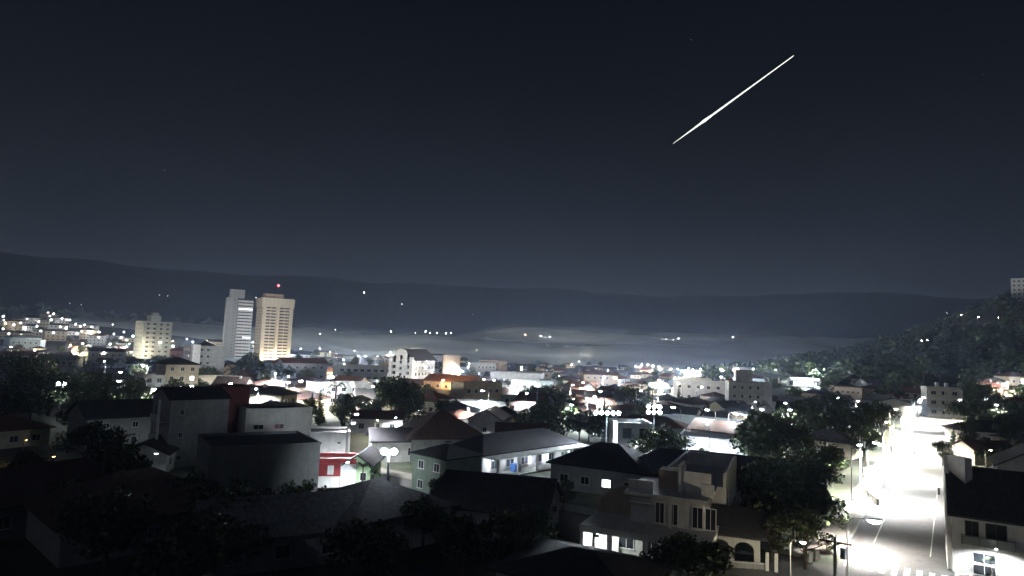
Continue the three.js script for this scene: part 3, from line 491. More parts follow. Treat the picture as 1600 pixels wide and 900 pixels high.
// the broad floodlit tower with the red beacon
{
  const p = hit(428, 572), g = thing('broad_tower', 'broad beige residential tower floodlit from its foot, flat crown on top', 'tower'), k = depthOf(p) / 1000, W = 46 * k, H = 104 * k, n = 19, fh = (H - 6) / n, D = 20, m = stucco(0.5, 0.44, 0.34);
  g.position.copy(p); g.rotation.y = Math.atan2(-p.x, -p.z) + rad(14); claim(p.x, p.z, 20);
  box(g, 'wall', m, W, H - 6, D, 0, 0, -D / 2); box(g, 'crown', m, W + 1.6, 7, D + 1.6, 0, H - 5.99, -D / 2); box(g, 'roof_house', M.tan, W * 0.6, 3.4, 10, -2, H + 1.01, -D / 2);
  for (const x of [-W / 2 + 2, 0, W / 2 - 2]) box(g, 'pier', m, x ? 2.6 : 1.8, H - 6, 1.0, x + (x ? -Math.sign(x) * -0.7 : 0), 0, 0.5);
  for (let f = 0; f < n; f++) {
    for (const s of [-1, 1]) {
      box(g, 'balcony', m, W / 2 - 4.2, fh * 0.5, 1.6, s * (W / 4 - 0.35), f * fh + 0.1, 0.8);
      for (const q of [-1, 1]) windowAt(g, 'front', W, 0, s * (W / 4 - 0.35) + q * 2, f * fh + fh * 0.5, 3.4, fh * 0.46, null, M.darkframe, 0, 0);
    }
    for (const z of [-5, 0, 5]) windowAt(g, 'left', W, D, z, f * fh + 0.9, 1.3, 1.3, null, M.darkframe, 0, -D / 2);
  }
  g.updateMatrixWorld(true);
  const b = thing('warning_beacon', 'red aircraft warning light on a thin mast above the broad tower', 'beacon'); b.position.copy(g.localToWorld(V(1.5, H + 4.4, -D / 2)));
  part(b, 'mast', cyl(0.15, 0.1, 7), M.metal); part(b, 'lamp', new THREE.SphereGeometry(0.8, 12, 8).translate(0, 7.4, 0), glow(1, 0.04, 0.06, 14));
  const l = new THREE.PointLight(lin(1, 0.05, 0.06), 60); l.name = 'beacon_light'; l.position.y = 7.4; l.castShadow = true; b.add(l);
  for (const [x, t] of [[-W * 0.36, -0.1], [-W * 0.12, 0], [W * 0.14, 0], [W * 0.38, 0.1]]) {
    const f = thing('ground_floodlight', 'warm floodlight on the ground aimed up the broad beige tower', 'floodlight', 'floodlights at the foot of the broad tower'); f.position.copy(g.localToWorld(V(x, 0.2, 6))); f.rotation.y = g.rotation.y + Math.PI + t;
    const h = part(f, 'housing', new RoundedBoxGeometry(1.0, 0.7, 0.3, 2, 0.05), M.metal); h.position.y = 0.7; h.rotation.x = -0.9; part(h, 'lens', bx(0.85, 0.55, 0.03, 0, -0.275, 0.16), glow(...WARM, 12)); part(f, 'bracket', bx(0.8, 0.5, 0.1), M.metal);
    const s = new THREE.SpotLight(lin(...WARM), 1700, 0, 1.15, 0.7); s.name = 'tower_floodlight_light'; s.position.set(0, 1.0, 0.35); s.target.position.set(0, 16, 9); s.castShadow = true; s.shadow.radius = 20; f.add(s, s.target);
  }
}
// the white hotel with arched gable and balconies
{
  const p = hit(626, 609), g = thing('gabled_hotel', 'white five-storey hotel with arched gable front, balconies and dark roof', 'hotel'), k = depthOf(p) / 1000, W = 40 * k, H = 47 * k, D = 24;
  g.position.copy(p); g.rotation.y = Math.atan2(-p.x, -p.z) + rad(-26); claim(p.x + 6, p.z - 12, 17);
  box(g, 'front_block', M.white, W, H, 5, 0, 0, -2.5); box(g, 'rear_wing', M.grey, W - 0.3, H - 0.01, D - 5, 0, 0, -5 - (D - 5) / 2); part(g, 'roof', gableRoof(D, W, 4.6, 0.6).rotateY(Math.PI / 2).translate(0, H + 0.02, -D / 2 - 1), M.roofDark);
  const s = new THREE.Shape(); s.moveTo(-2.5, 0); s.lineTo(2.5, 0); s.lineTo(2.5, H + 2.4); s.absellipse(0, H + 2.4, 2.5, 2.2, 0, Math.PI, false); s.closePath();
  const o = new THREE.Path(); o.moveTo(-0.7, H - 0.5); o.lineTo(0.7, H - 0.5); o.lineTo(0.7, H + 1.2); o.absellipse(0, H + 1.2, 0.7, 0.9, 0, Math.PI, false); o.closePath(); s.holes.push(o);
  part(g, 'arched_bay', new THREE.ExtrudeGeometry(s, { depth: 1.2, bevelEnabled: false, curveSegments: 14 }).translate(0, 0, 0.005), M.white);
  for (const x of [-W / 2 + 0.7, W / 2 - 0.7]) box(g, 'corner_pier', M.white, 1.4, H + 1.2, 1.6, x, 0, 0.8);
  for (let f = 0; f < 5; f++) for (const q of [-1, 1]) { box(g, 'balcony', M.white, 2.2, 1.0, 1.4, q * 3.75, f * H / 5 + 0.3, 0.7); windowAt(g, 'front', W, 0, q * 3.75, f * H / 5 + 1.5, 1.6, 1.2, null, M.darkframe, 0, 0); windowAt(g, 'front', W, 2.5, 0, f * H / 5 + 0.9, 1.0, 1.2, null, M.frame, 0, 0); }
  for (let f = 0; f < 5; f++) for (let c = 0; c < 6; c++) windowAt(g, 'right', W, D, (c - 2.5) * 3.6 - 0.4, f * H / 5 + 1.0, 1.3, 1.3, (f === 3 && c === 3) || (f === 2 && c === 5) ? glow(...COOL, 8) : null, M.frame, 0, -D / 2);
}
building({ name: 'tan_block', label: 'tan five-storey block with warm light at its foot beside the hotel', category: 'building', px: 704, py: 604, W: 8.5, H: 15, D: 10, turn: 4, roof: 'flat', wall: M.tan, roofM: M.roofBrown, right: [3, 5, 1, 1.1] });
building({ name: 'flat_office', label: 'low flat-roofed office with a dark raised roof room', category: 'building', px: 565, py: 597, W: 26, H: 8, D: 14, turn: 10, roof: 'flat', wall: M.grey, roofM: M.roofDark, front: [7, 2, 2.0, 1.3] });
building({ name: 'pale_warehouse', label: 'pale warehouse with blank upper wall and lit ground floor', category: 'warehouse', px: 806, py: 604, W: 28, H: 7, D: 16, turn: -6, roof: 'flat', wall: M.grey, roofM: M.fibre, front: [8, 1, 1.8, 1.6] });
const lit1 = building({ name: 'long_shed', label: 'long white-fronted shed lit along its whole length', category: 'warehouse', px: 742, py: 622, W: 24, H: 3.4, D: 12, turn: -12, roof: 'gable', rh: 1.8, wall: M.white, roofM: M.fibre, front: [6, 1, 1.6, 1.2] });
const lit2 = building({ name: 'long_shed', label: 'white-walled market shed with fibre roof near the dark round tree', category: 'warehouse', px: 702, py: 634, W: 16, H: 3.4, D: 9, turn: -14, roof: 'gable', rh: 1.5, wall: M.white, roofM: M.fibre, front: [4, 1, 1.6, 1.2] });
const lit3 = building({ name: 'shop_row', label: 'row of white shop fronts along the brightest avenue', category: 'shop row', px: 545, py: 607, W: 26, H: 3.2, D: 10, turn: 3, roof: 'flat', wall: M.white, roofM: M.fibre, front: [9, 1, 2.2, 2] });
building({ label: 'dark house with wide gable roof and a dormer in the town middle', px: 700, py: 722, W: 13, H: 4.0, D: 12.6, turn: 14, roof: 'hip', rh: 4.6, wall: M.concrete, roofM: M.roofBrown, over: 0.8, front: [3, 1, 1.1, 1.1] });
const lit4 = building({ label: 'house with glaring white gable wall next to a lit garden', px: 756, py: 696, W: 7, H: 5.4, D: 9, turn: -14, roof: 'gable', ridge: 'z', rh: 1.8, wall: M.white, roofM: M.roofBrown, front: [1, 1, 0.8, 0.9, { sill: 2.8 }], right: [3, 1, 1, 1] });
const lit5 = building({ name: 'white_villa', label: 'white two-storey villa with dark window openings behind a lit tree', category: 'villa', px: 992, py: 722, W: 6.8, H: 6.6, D: 8, turn: 14, roof: 'flat', wall: M.white, roofM: M.roofDark, front: [2, 2, 1.5, 1.7, { frame: M.darkframe }] });
building({ label: 'low white bungalow with deep white eaves band and garden wall', px: 1112, py: 724, W: 12.5, H: 3.6, D: 8, turn: -4, roof: 'flat', parapet: 1.3, wall: M.white, roofM: M.roofDark, front: [5, 1, 1.4, 1.3, { sill: 0.7, frame: M.darkframe }] });
{
  const b = building({ name: 'grey_apartments', label: 'plain grey four-storey apartments with narrow windows and stair tower', category: 'apartment block', px: 1172, py: 655, W: 13.4, H: 11.8, D: 12, turn: 8, roof: 'flat', wall: M.offwhite, roofM: M.roofBrown, parapet: 0.4, front: [5, 4, 0.7, 0.9], right: [3, 4, 0.9, 1] });
  const [W, H, D] = b.userData.size; box(b, 'stair_tower', M.offwhite, 5.4, 4, 5, -1, H + 0.25, -D / 2 + 3);
  const sw = box(b, 'white_pier', M.white, 2.4, H + 0.6, 0.4, W / 2 - 1.2, 0, D / 2 + 0.2);
}
const lit6 = building({ label: 'small white house whose front is blown out by a lamp', px: 1122, py: 676, W: 6, H: 3.6, D: 7, turn: 12, roof: 'gable', rh: 1.5, wall: M.white, roofM: M.roofDark, front: [2, 1, 1.2, 1.2] });
building({ name: 'long_shed', label: 'long grey shed under trees at the foot of the wooded hill', category: 'warehouse', px: 1246, py: 640, W: 22, H: 4.2, D: 10, turn: 4, roof: 'flat', wall: M.grey, roofM: M.fibre });
building({ label: 'pale grey gabled house with blank end wall near the street', px: 1398, py: 652, W: 12, H: 5.2, D: 9, turn: 8, roof: 'gable', ridge: 'z', rh: 1.7, wall: M.offwhite, roofM: M.roofGrey, chimney: true });
{
  const b = building({ name: 'three_storey_block', label: 'three-storey block with open galleries and water tanks on its roof', category: 'building', px: 1476, py: 652, W: 11.5, H: 11, D: 9, yaw: -20, roof: 'flat', wall: M.offwhite, roofM: M.concrete, front: [3, 3, 1.6, 1.4] });
  const [W, H, D] = b.userData.size; for (let f = 1; f < 4; f++) box(b, 'gallery_slab', M.white, W, 0.25, 1.8, 0, f * H / 3 - 0.4, D / 2 + 0.95); for (const x of [-W / 2 + 0.3, 0, W / 2 - 0.3]) box(b, 'gallery_column', M.white, 0.35, H - 0.5, 0.35, x, 0, D / 2 + 1.6);
  for (const x of [-1, 2.2]) part(b, 'water_tank', cyl(0.7, 0.7, 1.6, x, H + 0.6, -1, 14), M.frame);
}
building({ label: 'dark-roofed house with a white end wall by the street lamp', px: 1556, py: 700, W: 15, H: 3.8, D: 10, yaw: -14, roof: 'hip', rh: 2.6, wall: M.white, roofM: M.roofDark, front: [4, 1, 1.2, 1.2] });
building({ label: 'cream house with one tall window behind yellow-lit bushes', px: 1556, py: 728, W: 9, H: 3.2, D: 6, yaw: 4, roof: 'gable', rh: 1.4, wall: M.cream, roofM: M.roofBrown, front: [2, 1, 0.7, 1.4, { frame: M.darkframe }] });
const gas = building({ name: 'filling_station', label: 'brightly lit flat canopy and shop at the foot of the wooded hill', category: 'filling station', px: 1256, py: 604, W: 18, H: 4, D: 8, turn: 4, roof: 'flat', wall: M.white, roofM: M.frame, parapet: 0.3, front: [6, 1, 2.2, 2.4, { sill: 0.6, lit: [[1, 0], [2, 0], [3, 0], [4, 0]] }] });
{ const [W, H, D] = gas.userData.size; box(gas, 'canopy', M.white, 16, 0.8, 9, 0, 4.8, D / 2 + 7); for (const x of [-6, 6]) box(gas, 'canopy_column', M.white, 0.5, 4.8, 0.5, x, 0, D / 2 + 7);
  for (const x of [-5, 0, 5]) { const l = box(gas, 'canopy_light', glow(...ICE, 40), 4.4, 0.4, 0.5, x, 4.5, D / 2 + 11.8); const q = new THREE.SpotLight(lin(...ICE), 3500, 0, 1.3, 0.5); q.target.position.set(x, 0, D / 2 + 11); gas.add(q.target); q.name = 'canopy_light_lamp'; q.position.set(x, 4.3, D / 2 + 11); q.castShadow = true; q.shadow.radius = 25; gas.add(q); } }
building({ name: 'hilltop_block', label: 'pale block of flats on the hilltop above the wood', category: 'apartment block', px: 1597, py: 470, W: 13, H: 17, D: 14, turn: -6, roof: 'flat', wall: M.offwhite, front: [4, 5, 1.4, 1.3], left: [3, 5, 1.4, 1.3] });
building({ name: 'hill_villa', label: 'lit terrace villa among the trees high on the wooded hill', category: 'villa', px: 1486, py: 508, W: 16, H: 5, D: 9, turn: 4, roof: 'flat', wall: M.white, front: [5, 1, 1.4, 1.4, { lit: [[1, 0, WARM, 5], [3, 0, WARM, 5]] }] });
building({ name: 'hill_villa', label: 'small low villa below the terrace villa on the wooded hill', category: 'villa', px: 1450, py: 515, W: 10, H: 3, D: 7, turn: 4, roof: 'gable', rh: 1.4, wall: M.cream, roofM: M.roofRed, front: [3, 1, 1, 1] });
// ---------- lamps ----------
// along the bright street: arms reach over the carriageway
for (const [a, I] of [[36, 5000], [62, 6500], [88, 7000], [114, 7000], [142, 7000], [172, 7000], [208, 7000], [250, 6000]])
  streetLamp(onStreet(a, -5.6), Math.atan2(sSide.x, sSide.z), 'bright white street lamp on a tall pole lining the main street', 'street lamps lining the main street', [1, 0.97, 0.88], I, 60);
streetLamp(hit(1325, 858), Math.atan2(sSide.x, sSide.z), 'short white street lamp pole with its arm over the zebra crossing corner', undefined, [1, 0.97, 0.88], 2400, 60, true, 0.66);
streetLamp(onStreet(-17, -2), Math.atan2(sSide.x, sSide.z), 'street lamp on the cross street facing the white corner house', undefined, COOL, 500, 60);
streetLamp(hit(1235, 926), Math.atan2(sSide.x, sSide.z), 'low warm street lamp under the lit street trees of the cross street', undefined, WARM, 130, 30, true, 0.55, true);
// glaring lamps
floodMast(hit(608, 707, 8.3), 8.5, 0.15, 2, 1, 'glaring cold-white floodlight mast in front of the low shop wall', null, ICE, 4200, 90, 0.1, 0.3, -2.95, 0.62);
floodMast(hit(948, 648, 8.2), 8.6, 0.1, 5, 1, 'wide row of glaring floodlights over a yard behind dark roofs', null, ICE, 5000, 200, 0.1, 0.75);
floodMast(hit(1022, 640, 9), 9.6, -0.2, 3, 2, 'tall glaring floodlight cluster above the white villa', null, ICE, 6500, 200, 0.1, 0.75);
floodMast(hit(96, 602, 7.6), 8, 0.55, 2, 1, 'glaring white floodlight on the dark wooded slope', null, ICE, 500, 150, 0.1, 0.9, 0, 1.1);
floodMast(hit(517, 592, 8.4), 9, 0.3, 2, 1, 'glaring floodlight over the white shop row', null, ICE, 4200, 60, 0.1, 0.4);
floodMast(hit(840, 605, 8.4), 9, -0.05, 2, 1, 'glaring floodlight near the pale warehouse', null, ICE, 3600, 60, 0.1, 0.4);
floodMast(hit(815, 577, 10), 11, 0, 1, 2, 'floodlight on a mast beyond the pale warehouse', null, COOL, 3000, 60, 0.1, 0.4);
const slimP = hit(374, 566), slimF = hit(392, 586), SLIM_YAW = Math.atan2(slimP.x - slimF.x, slimP.z - slimF.z);
floodMast(slimF, 17, SLIM_YAW, 2, 1, 'floodlight in the park aimed up at the slim white tower', null, COOL, 48000, 8, -0.2, -0.12, 0, 0.34);
const far = ['far street lamp in the misty outskirts below the dark hills', 'street lamps of the outskirts'], hillL = ['street lamp among houses on the town hill beyond the wooded slope', 'street lamps on the town hill'], mid = ['white street lamp between the roofs of the town', 'street lamps between the roofs of the town'];
const amb = ['amber street lamp between the roofs of the town', 'amber street lamps of the town'], mount = ['lone white lamp high on the dark far hills', 'lone lamps on the far hills'], forestL = ['white lamp among the trees of the wooded hill', 'lamps on the wooded hill'];
for (const [x, y] of [[5, 495], [9, 505], [5, 514], [27, 501], [39, 513], [58, 510], [75, 488], [84, 490], [80, 500], [97, 498], [110, 500], [118, 507], [132, 507], [140, 518], [148, 526], [178, 522], [194, 519], [208, 525], [218, 532], [22, 508], [64, 515], [103, 513], [155, 519]]) lampAt(x, y, ...hillL, x % 3 ? COOL : WARM, 260, 700);
for (const [x, y] of [[172, 537], [202, 537], [205, 550], [162, 551], [129, 537], [110, 540], [54, 547], [17, 542], [223, 571], [270, 541], [292, 530], [301, 534], [395, 535], [382, 551], [430, 584], [457, 555], [500, 544], [516, 550], [537, 562], [538, 569], [554, 548], [560, 556], [571, 557], [590, 557], [490, 603], [583, 604], [470, 596], [450, 598], [550, 600], [719, 567], [733, 568], [746, 569], [753, 570], [722, 580], [756, 593], [772, 594], [735, 591], [813, 598], [895, 602], [911, 598], [823, 615], [754, 611], [752, 627], [760, 633], [893, 633], [917, 623], [929, 620], [938, 612], [950, 579], [944, 590], [961, 591], [968, 595], [1030, 594], [1040, 600], [1034, 611], [1001, 611], [1054, 591], [1075, 588], [1092, 593], [1096, 605], [1127, 589], [1052, 637], [1105, 641], [1105, 663], [1341, 627], [1438, 625], [1400, 640], [1385, 660], [1416, 652], [1402, 675], [1343, 696], [1369, 693], [1227, 630], [1234, 641], [1310, 622], [557, 648], [552, 662], [1180, 628], [1160, 592], [240, 609], [250, 616], [300, 604], [360, 600], [378, 604], [400, 608], [1500, 625], [1557, 633], [1567, 603], [1574, 597], [1597, 595], [1212, 578], [1275, 577]])
  lampAt(x, y, ...mid, (x * 7 + y) % 5 < 1 ? WARM : (x + y) % 4 < 1 ? ICE : COOL, y > 640 ? 1900 : 4400, y > 640 ? 35 : 130);
for (const [x, y, I, c] of [[585, 686, 1500, WARM], [612, 682, 900, COOL], [808, 716, 1500, WARM], [838, 712, 900, COOL], [530, 771, 260, COOL], [240, 642, 1800, COOL], [228, 756, 90, ICE], [1246, 722, 420, WARM], [1225, 716, 300, WARM], [1045, 750, 1300, WARM], [1030, 748, 900, COOL], [1092, 742, 500, COOL], [1140, 742, 500, COOL], [760, 692, 900, COOL], [1540, 735, 260, WARM], [650, 668, 500, COOL], [860, 662, 500, COOL], [1150, 670, 500, COOL], [1172, 672, 420, COOL], [1190, 668, 300, COOL]]) { const p = hit(x, y); streetLamp(p, x, 'low white yard lamp standing in a lit garden between the roofs', 'yard lamps in lit gardens', c, I * 0.8, 40, true, 0.5); }
for (const [x, y] of [[26, 570], [163, 565], [188, 582], [186, 596]]) lampAt(x, y, 'white street lamp beside the wood on the near slope', 'street lamps beside the near wood', COOL, 260, 60, true, 1, false);
for (const [x, y] of [[695, 578], [708, 585], [693, 594], [890, 560], [893, 570], [270, 533], [1060, 600]]) lampAt(x, y, ...amb, AMBER, 1100, 120);
for (const [x, y] of [[1148, 646], [1190, 640]]) lampAt(x, y, 'street lamp in front of the plain grey apartments', 'street lamps before the grey apartments', COOL, 700, 60, true, 1, true);
for (const [x, y] of [[993, 572], [1003, 570], [1012, 570], [1020, 572], [1030, 573], [1032, 578], [1048, 577], [1059, 577], [1065, 580], [1071, 579], [1076, 576], [1083, 578], [1095, 577], [1101, 577], [1113, 576], [1128, 578], [1153, 577], [1177, 577], [853, 559], [875, 560], [904, 560], [905, 565], [917, 561], [695, 548], [716, 547], [744, 547], [470, 545], [610, 551], [640, 552]]) lampAt(x, y, ...far, x % 4 ? COOL : WARM, 4500, 400);
for (const [x, y, r] of [[109, 474, 0.5], [127, 476, 0.5], [249, 461, 0.7], [262, 462, 0.7], [400, 465, 0.7], [176, 507, 0.6], [628, 475, 1.3], [611, 518, 0.9], [665, 518, 1], [697, 521, 0.9], [672, 520, 0.5], [524, 515, 0.5], [521, 520, 0.6], [845, 525, 0.8], [859, 526, 0.8], [1035, 530, 0.6], [1041, 530, 0.8], [1052, 531, 0.9], [1060, 529, 1], [1145, 527, 0.9], [739, 491, 0.35], [500, 522, 0.5], [705, 520, 0.6], [649, 520, 0.4], [683, 520, 0.5], [852, 527, 0.5]]) globeLamp(x, y, r, ...mount, COOL, y > 512 ? 60 : 8);
globeLamp(569, 457, 1.6, 'brightest lone lamp high on the dark far hills', null, [1, 0.95, 0.84], 10);
globeLamp(821, 523, 1.1, 'lone amber lamp low on the dark far hills', null, AMBER, 60);
for (const [x, y] of [[1393, 533], [1440, 531], [1449, 532], [1480, 489], [1490, 492], [1502, 494], [1468, 501], [1529, 495], [1560, 496], [1298, 556], [1287, 559], [1275, 555], [1272, 553], [1580, 461]]) lampAt(x, y, ...forestL, x % 2 ? COOL : WARM, 60, 120, true, 0.8, true);
for (const [x, y] of [[1393, 533], [1440, 531], [1449, 532], [1480, 489], [1490, 492], [1502, 494], [1468, 501], [1529, 495], [1560, 496], [1298, 556], [1287, 559], [1275, 555], [1486, 506], [1475, 510], [1500, 504], [1450, 514], [1595, 466], [1580, 461], [1232, 592], [1245, 590], [1258, 590], [1270, 590], [1240, 600], [1262, 600]]) { const p = hit(x, y, 4), d = Math.hypot(p.x, p.z); for (const k of [0, 12, 24, 36]) claim(p.x * (1 - k / d), p.z * (1 - k / d), 5); }
// lamps that light single fronts
wallLamp(...onWall(lit1, -6, 3), 'lamp on the long white-fronted shed', 'lamps on the long shed', COOL, 200, 30); wallLamp(...onWall(lit1, 6, 3), 'lamp on the long white-fronted shed', 'lamps on the long shed', COOL, 200, 30);
wallLamp(...onWall(lit2, 0, 3), 'lamp on the white-walled market shed', null, COOL, 220, 30);
for (const x of [-12, -4, 4, 12]) wallLamp(...onWall(lit3, x, 3.6), 'lamp above the white shop row fronts', 'lamps above the shop row', COOL, 90, 30);
wallLamp(...onWall(lit4, 2, 2.4), 'lamp on the glaring white gable wall', null, COOL, 60, 30);
wallLamp(...onWall(lit5, 0.2, 3), 'lamp between the windows of the white villa', null, COOL, 22, 30);
wallLamp(...onWall(lit6, 0, 3), 'lamp on the blown-out small white house', null, COOL, 70, 30);
// ---------- poles, wires, car ----------
function utilityPole(at, h, label, yaw) {
  const g = thing('utility_pole', label, 'utility pole'); g.position.copy(at); g.rotation.y = yaw;
  part(g, 'pole', cyl(0.17, 0.11, h, 0, 0, 0, 10), M.pole); part(g, 'crossarm', bx(2.2, 0.12, 0.1, 0, h - 0.5, 0.12), M.wood); part(g, 'transformer', cyl(0.2, 0.2, 0.8, -0.5, h - 1.6, 0.3, 12), M.metal);
  for (const x of [-0.95, -0.35, 0.35, 0.95]) part(g, 'insulator', cyl(0.05, 0.04, 0.18, x, h - 0.38, 0.12, 8), M.frame);
  return { at, h, g };
}
const yawS = Math.atan2(sDir.x, sDir.z);
const poles = [utilityPole(hit(1306, 985), 6.8, 'utility pole with crossarm at the corner of the cross street', yawS), utilityPole(onStreet(38, -6.8), 8.8, 'utility pole further up the bright street, leaning cables to both sides', yawS), utilityPole(onStreet(75, -6.8), 8.8, 'utility pole beside the garden walls up the bright street', yawS)];
const wireM = plain(0.02, 0.02, 0.02, 0.6);
for (let k = 0; k + 1 < poles.length; k++) for (const x of [-0.95, 0.95]) {
  const A = V(x, poles[k].h - 0.2, 0.12), B = V(x, poles[k + 1].h - 0.2, 0.12); poles[k].g.updateMatrixWorld(true); poles[k + 1].g.updateMatrixWorld(true);
  poles[k].g.localToWorld(A); poles[k + 1].g.localToWorld(B); const mm = A.clone().lerp(B, 0.5); mm.y -= 0.7;
  const w = part(scene, numbered('power_line'), tube([A, mm, B], 0.018, 16, 5), wireM); tag(w, ['power line from the corner pole with crossarm to the next pole up the street', 'power line between the two poles up the bright street'][k], 'power line', 'power lines ' + ['at the corner', 'up the street'][k]);
}
{ // small posts
  const g = thing('traffic_bollard', 'small dark bollard standing in the road before the white corner house', 'bollard'); g.position.copy(hit(1467, 773)); g.position.y = 0.03;
  part(g, 'post', cyl(0.2, 0.16, 0.9, 0, 0, 0, 12), M.black); part(g, 'cap', new THREE.SphereGeometry(0.17, 12, 8).translate(0, 0.9, 0), M.black);
  for (const [x, y] of [[1266, 880], [1276, 876]]) { const b = thing('gate_pillar', 'short white gate pillar under the dark street trees', 'gate pillar', 'white gate pillars under the trees'); b.position.copy(hit(x, y)); b.position.y = 0.1; part(b, 'pillar', bx(0.4, 0.95, 0.4), M.white); part(b, 'cap', bx(0.52, 0.1, 0.52, 0, 0.952), M.offwhite); }
}
// garden walls that catch the lamp light
function gardenWall(x0, y0, x1, y1, h, label, mat = M.white) {
  const a = hit(x0, y0), b = hit(x1, y1), g = thing('garden_wall', label, 'wall'); g.position.copy(a).lerp(b, 0.5); g.rotation.y = Math.atan2(b.x - a.x, b.z - a.z);
  const L = a.distanceTo(b); box(g, 'wall', mat, 0.22, h, L); box(g, 'coping', M.offwhite, 0.34, 0.08, L + 0.1, 0, h); for (let k = 0; k <= 4; k++) box(g, 'pier', mat, 0.36, h + 0.001, 0.36, 0, 0, (k / 4 - 0.5) * (L - 0.4));
}
gardenWall(1072, 733, 1172, 736, 1.6, 'long lit white garden wall in front of the low bungalow');
gardenWall(1018, 738, 1068, 736, 2.0, 'glaring white garden wall beside the lit tree');
gardenWall(1348, 742, 1380, 738, 1.2, 'low yellowish garden wall on the corner by the bright street', M.cream);
gardenWall(1140, 886, 1195, 890, 0.5, 'low pavement wall in front of the arched carport house', M.concrete);
gardenWall(1345, 768, 1372, 790, 0.9, 'pale garden wall running down to the street corner', M.cream);
building({ label: 'white house front glaring in the lamp light behind the verandah house', px: 815, py: 705, W: 10, H: 3.6, D: 7, turn: 2, roof: 'gable', rh: 1.4, wall: M.white, roofM: M.roofBrown, front: [3, 1, 1.1, 1.1] });
building({ label: 'white garden house front glaring among lit trees by the annex', px: 588, py: 678, W: 11, H: 3.4, D: 7, turn: -4, roof: 'gable', rh: 1.3, wall: M.white, roofM: M.roofBrown, front: [3, 1, 1.1, 1.1] });
gardenWall(790, 704, 850, 697, 1.6, 'lit white yard wall behind the verandah house');

// ---------- trees that stand out ----------
const CROWN = { broad: 'broad-crowned', round: 'round-crowned', loose: 'loose-crowned', wide: 'spreading', conifer: 'slim', palm: 'palm' };
const T = (kind, x, y, h, label, group, mat) => { if (group) { label = label.replace(/ (street |garden )?(tree|bush)\b/, (m) => ` ${CROWN[kind]}${m}`); group = CROWN[kind] + ' ' + group; } const p = hit(x, y); claim(p.x, p.z, h * 0.22); return tree(kind, p, h, label, group, mat); };
T('wide', 1075, 922, 5, 'dark rounded tree in front of the modern stepped house'); T('broad', 1025, 930, 4.2, 'dark tree beside the driveway of the lit carport'); T('round', 1118, 915, 4.2, 'dark tree before the small arched house');
T('loose', 1092, 872, 4.6, 'yellow-green lit tree between the modern house and the arched house');
for (const [k, x, y, h] of [['broad', 1218, 866, 7.6], ['wide', 1240, 846, 8], ['round', 1272, 842, 7.4], ['broad', 1262, 815, 8.4], ['wide', 1225, 800, 8], ['loose', 1290, 782, 8], ['wide', 1190, 800, 7], ['broad', 1262, 776, 8], ['round', 1300, 760, 7.4]]) T(k, x, y, h, 'big dark street tree massed on the corner beside the bright street', 'dark trees massed at the street corner');
T('loose', 1206, 880, 5, 'small lit street tree with pale trunk on the cross street pavement'); T('loose', 1258, 890, 6, 'lit street tree with pale leaning trunk by the gate pillars');
T('broad', 620, 655, 13, 'big dark tree in front of the white hotel'); T('broad', 638, 652, 10, 'dark tree next to the big tree before the hotel'); T('round', 664, 640, 9, 'dark round tree by the white-walled market shed');
T('broad', 610, 650, 11, 'dark leafy tree at the hotel corner');
T('wide', 1035, 735, 8.5, 'tall tree lit yellow by the lamp beside the white villa'); T('loose', 1052, 728, 6, 'yellow-lit tree beside the tall lit tree');
T('round', 1100, 722, 3.4, 'small lit garden tree before the low bungalow');
for (const [k, x, y, h] of [['broad', 1190, 740, 12], ['wide', 1215, 735, 11], ['round', 1175, 715, 11], ['broad', 1230, 690, 10], ['wide', 1320, 700, 11], ['broad', 1345, 670, 9], ['round', 1310, 668, 10], ['wide', 1290, 650, 9], ['broad', 1350, 720, 8], ['round', 1270, 700, 9]]) T(k, x, y, h, 'dark tree in the belt of trees beyond the low bungalow', 'belt of dark trees beyond the bungalow');
T('palm', 1255, 722, 5, 'palm tree lit yellow from below beside the belt of trees'); T('palm', 1268, 728, 4.5, 'short palm lit yellow in the garden by the tree belt'); T('palm', 1237, 715, 6, 'taller palm among lit garden walls by the tree belt');
T('loose', 1473, 728, 5.5, 'yellow-lit umbrella-shaped street tree on the far pavement of the bright street'); T('conifer', 1490, 700, 6, 'slim yellow-lit conifer beside the bright street');
for (const [k, x, y, h] of [['broad', 1520, 722, 7], ['round', 1540, 732, 5], ['wide', 1590, 735, 6]]) T(k, x, y, h, 'yellow-green lit garden tree behind the corner house roof', 'lit garden trees behind the corner house');
for (const [k, x, y, h] of [['wide', 1520, 668, 11], ['broad', 1545, 660, 10], ['broad', 1580, 672, 11], ['wide', 1600, 690, 9]]) T(k, x, y, h, 'dark tree over the houses across the bright street', 'dark trees across the bright street');
for (const [k, x, y, h] of [['broad', 1515, 640, 14], ['wide', 1530, 636, 12], ['round', 1500, 628, 10]]) T(k, x, y, h, 'dark tree beside the three-storey block with roof tanks', 'dark trees beside the three-storey block');
T('palm', 565, 775, 4.4, 'dark palm in front of the bright green wall'); T('palm', 582, 778, 3.6, 'short dark palm below the floodlight mast');
for (const [k, x, y, h] of [['broad', 470, 850, 7], ['wide', 575, 815, 3.4], ['round', 660, 860, 6], ['broad', 720, 900, 6], ['wide', 800, 812, 4.6], ['round', 850, 830, 4.6], ['broad', 790, 905, 6.5], ['loose', 880, 800, 4.4], ['wide', 360, 860, 7], ['round', 300, 830, 7], ['broad', 160, 900, 8], ['wide', 310, 930, 7], ['round', 690, 800, 5], ['broad', 820, 880, 6], ['wide', 560, 920, 6]]) T(k, x, y, h, 'unlit tree in the dark hollow below the near houses', 'unlit trees in the dark hollow');
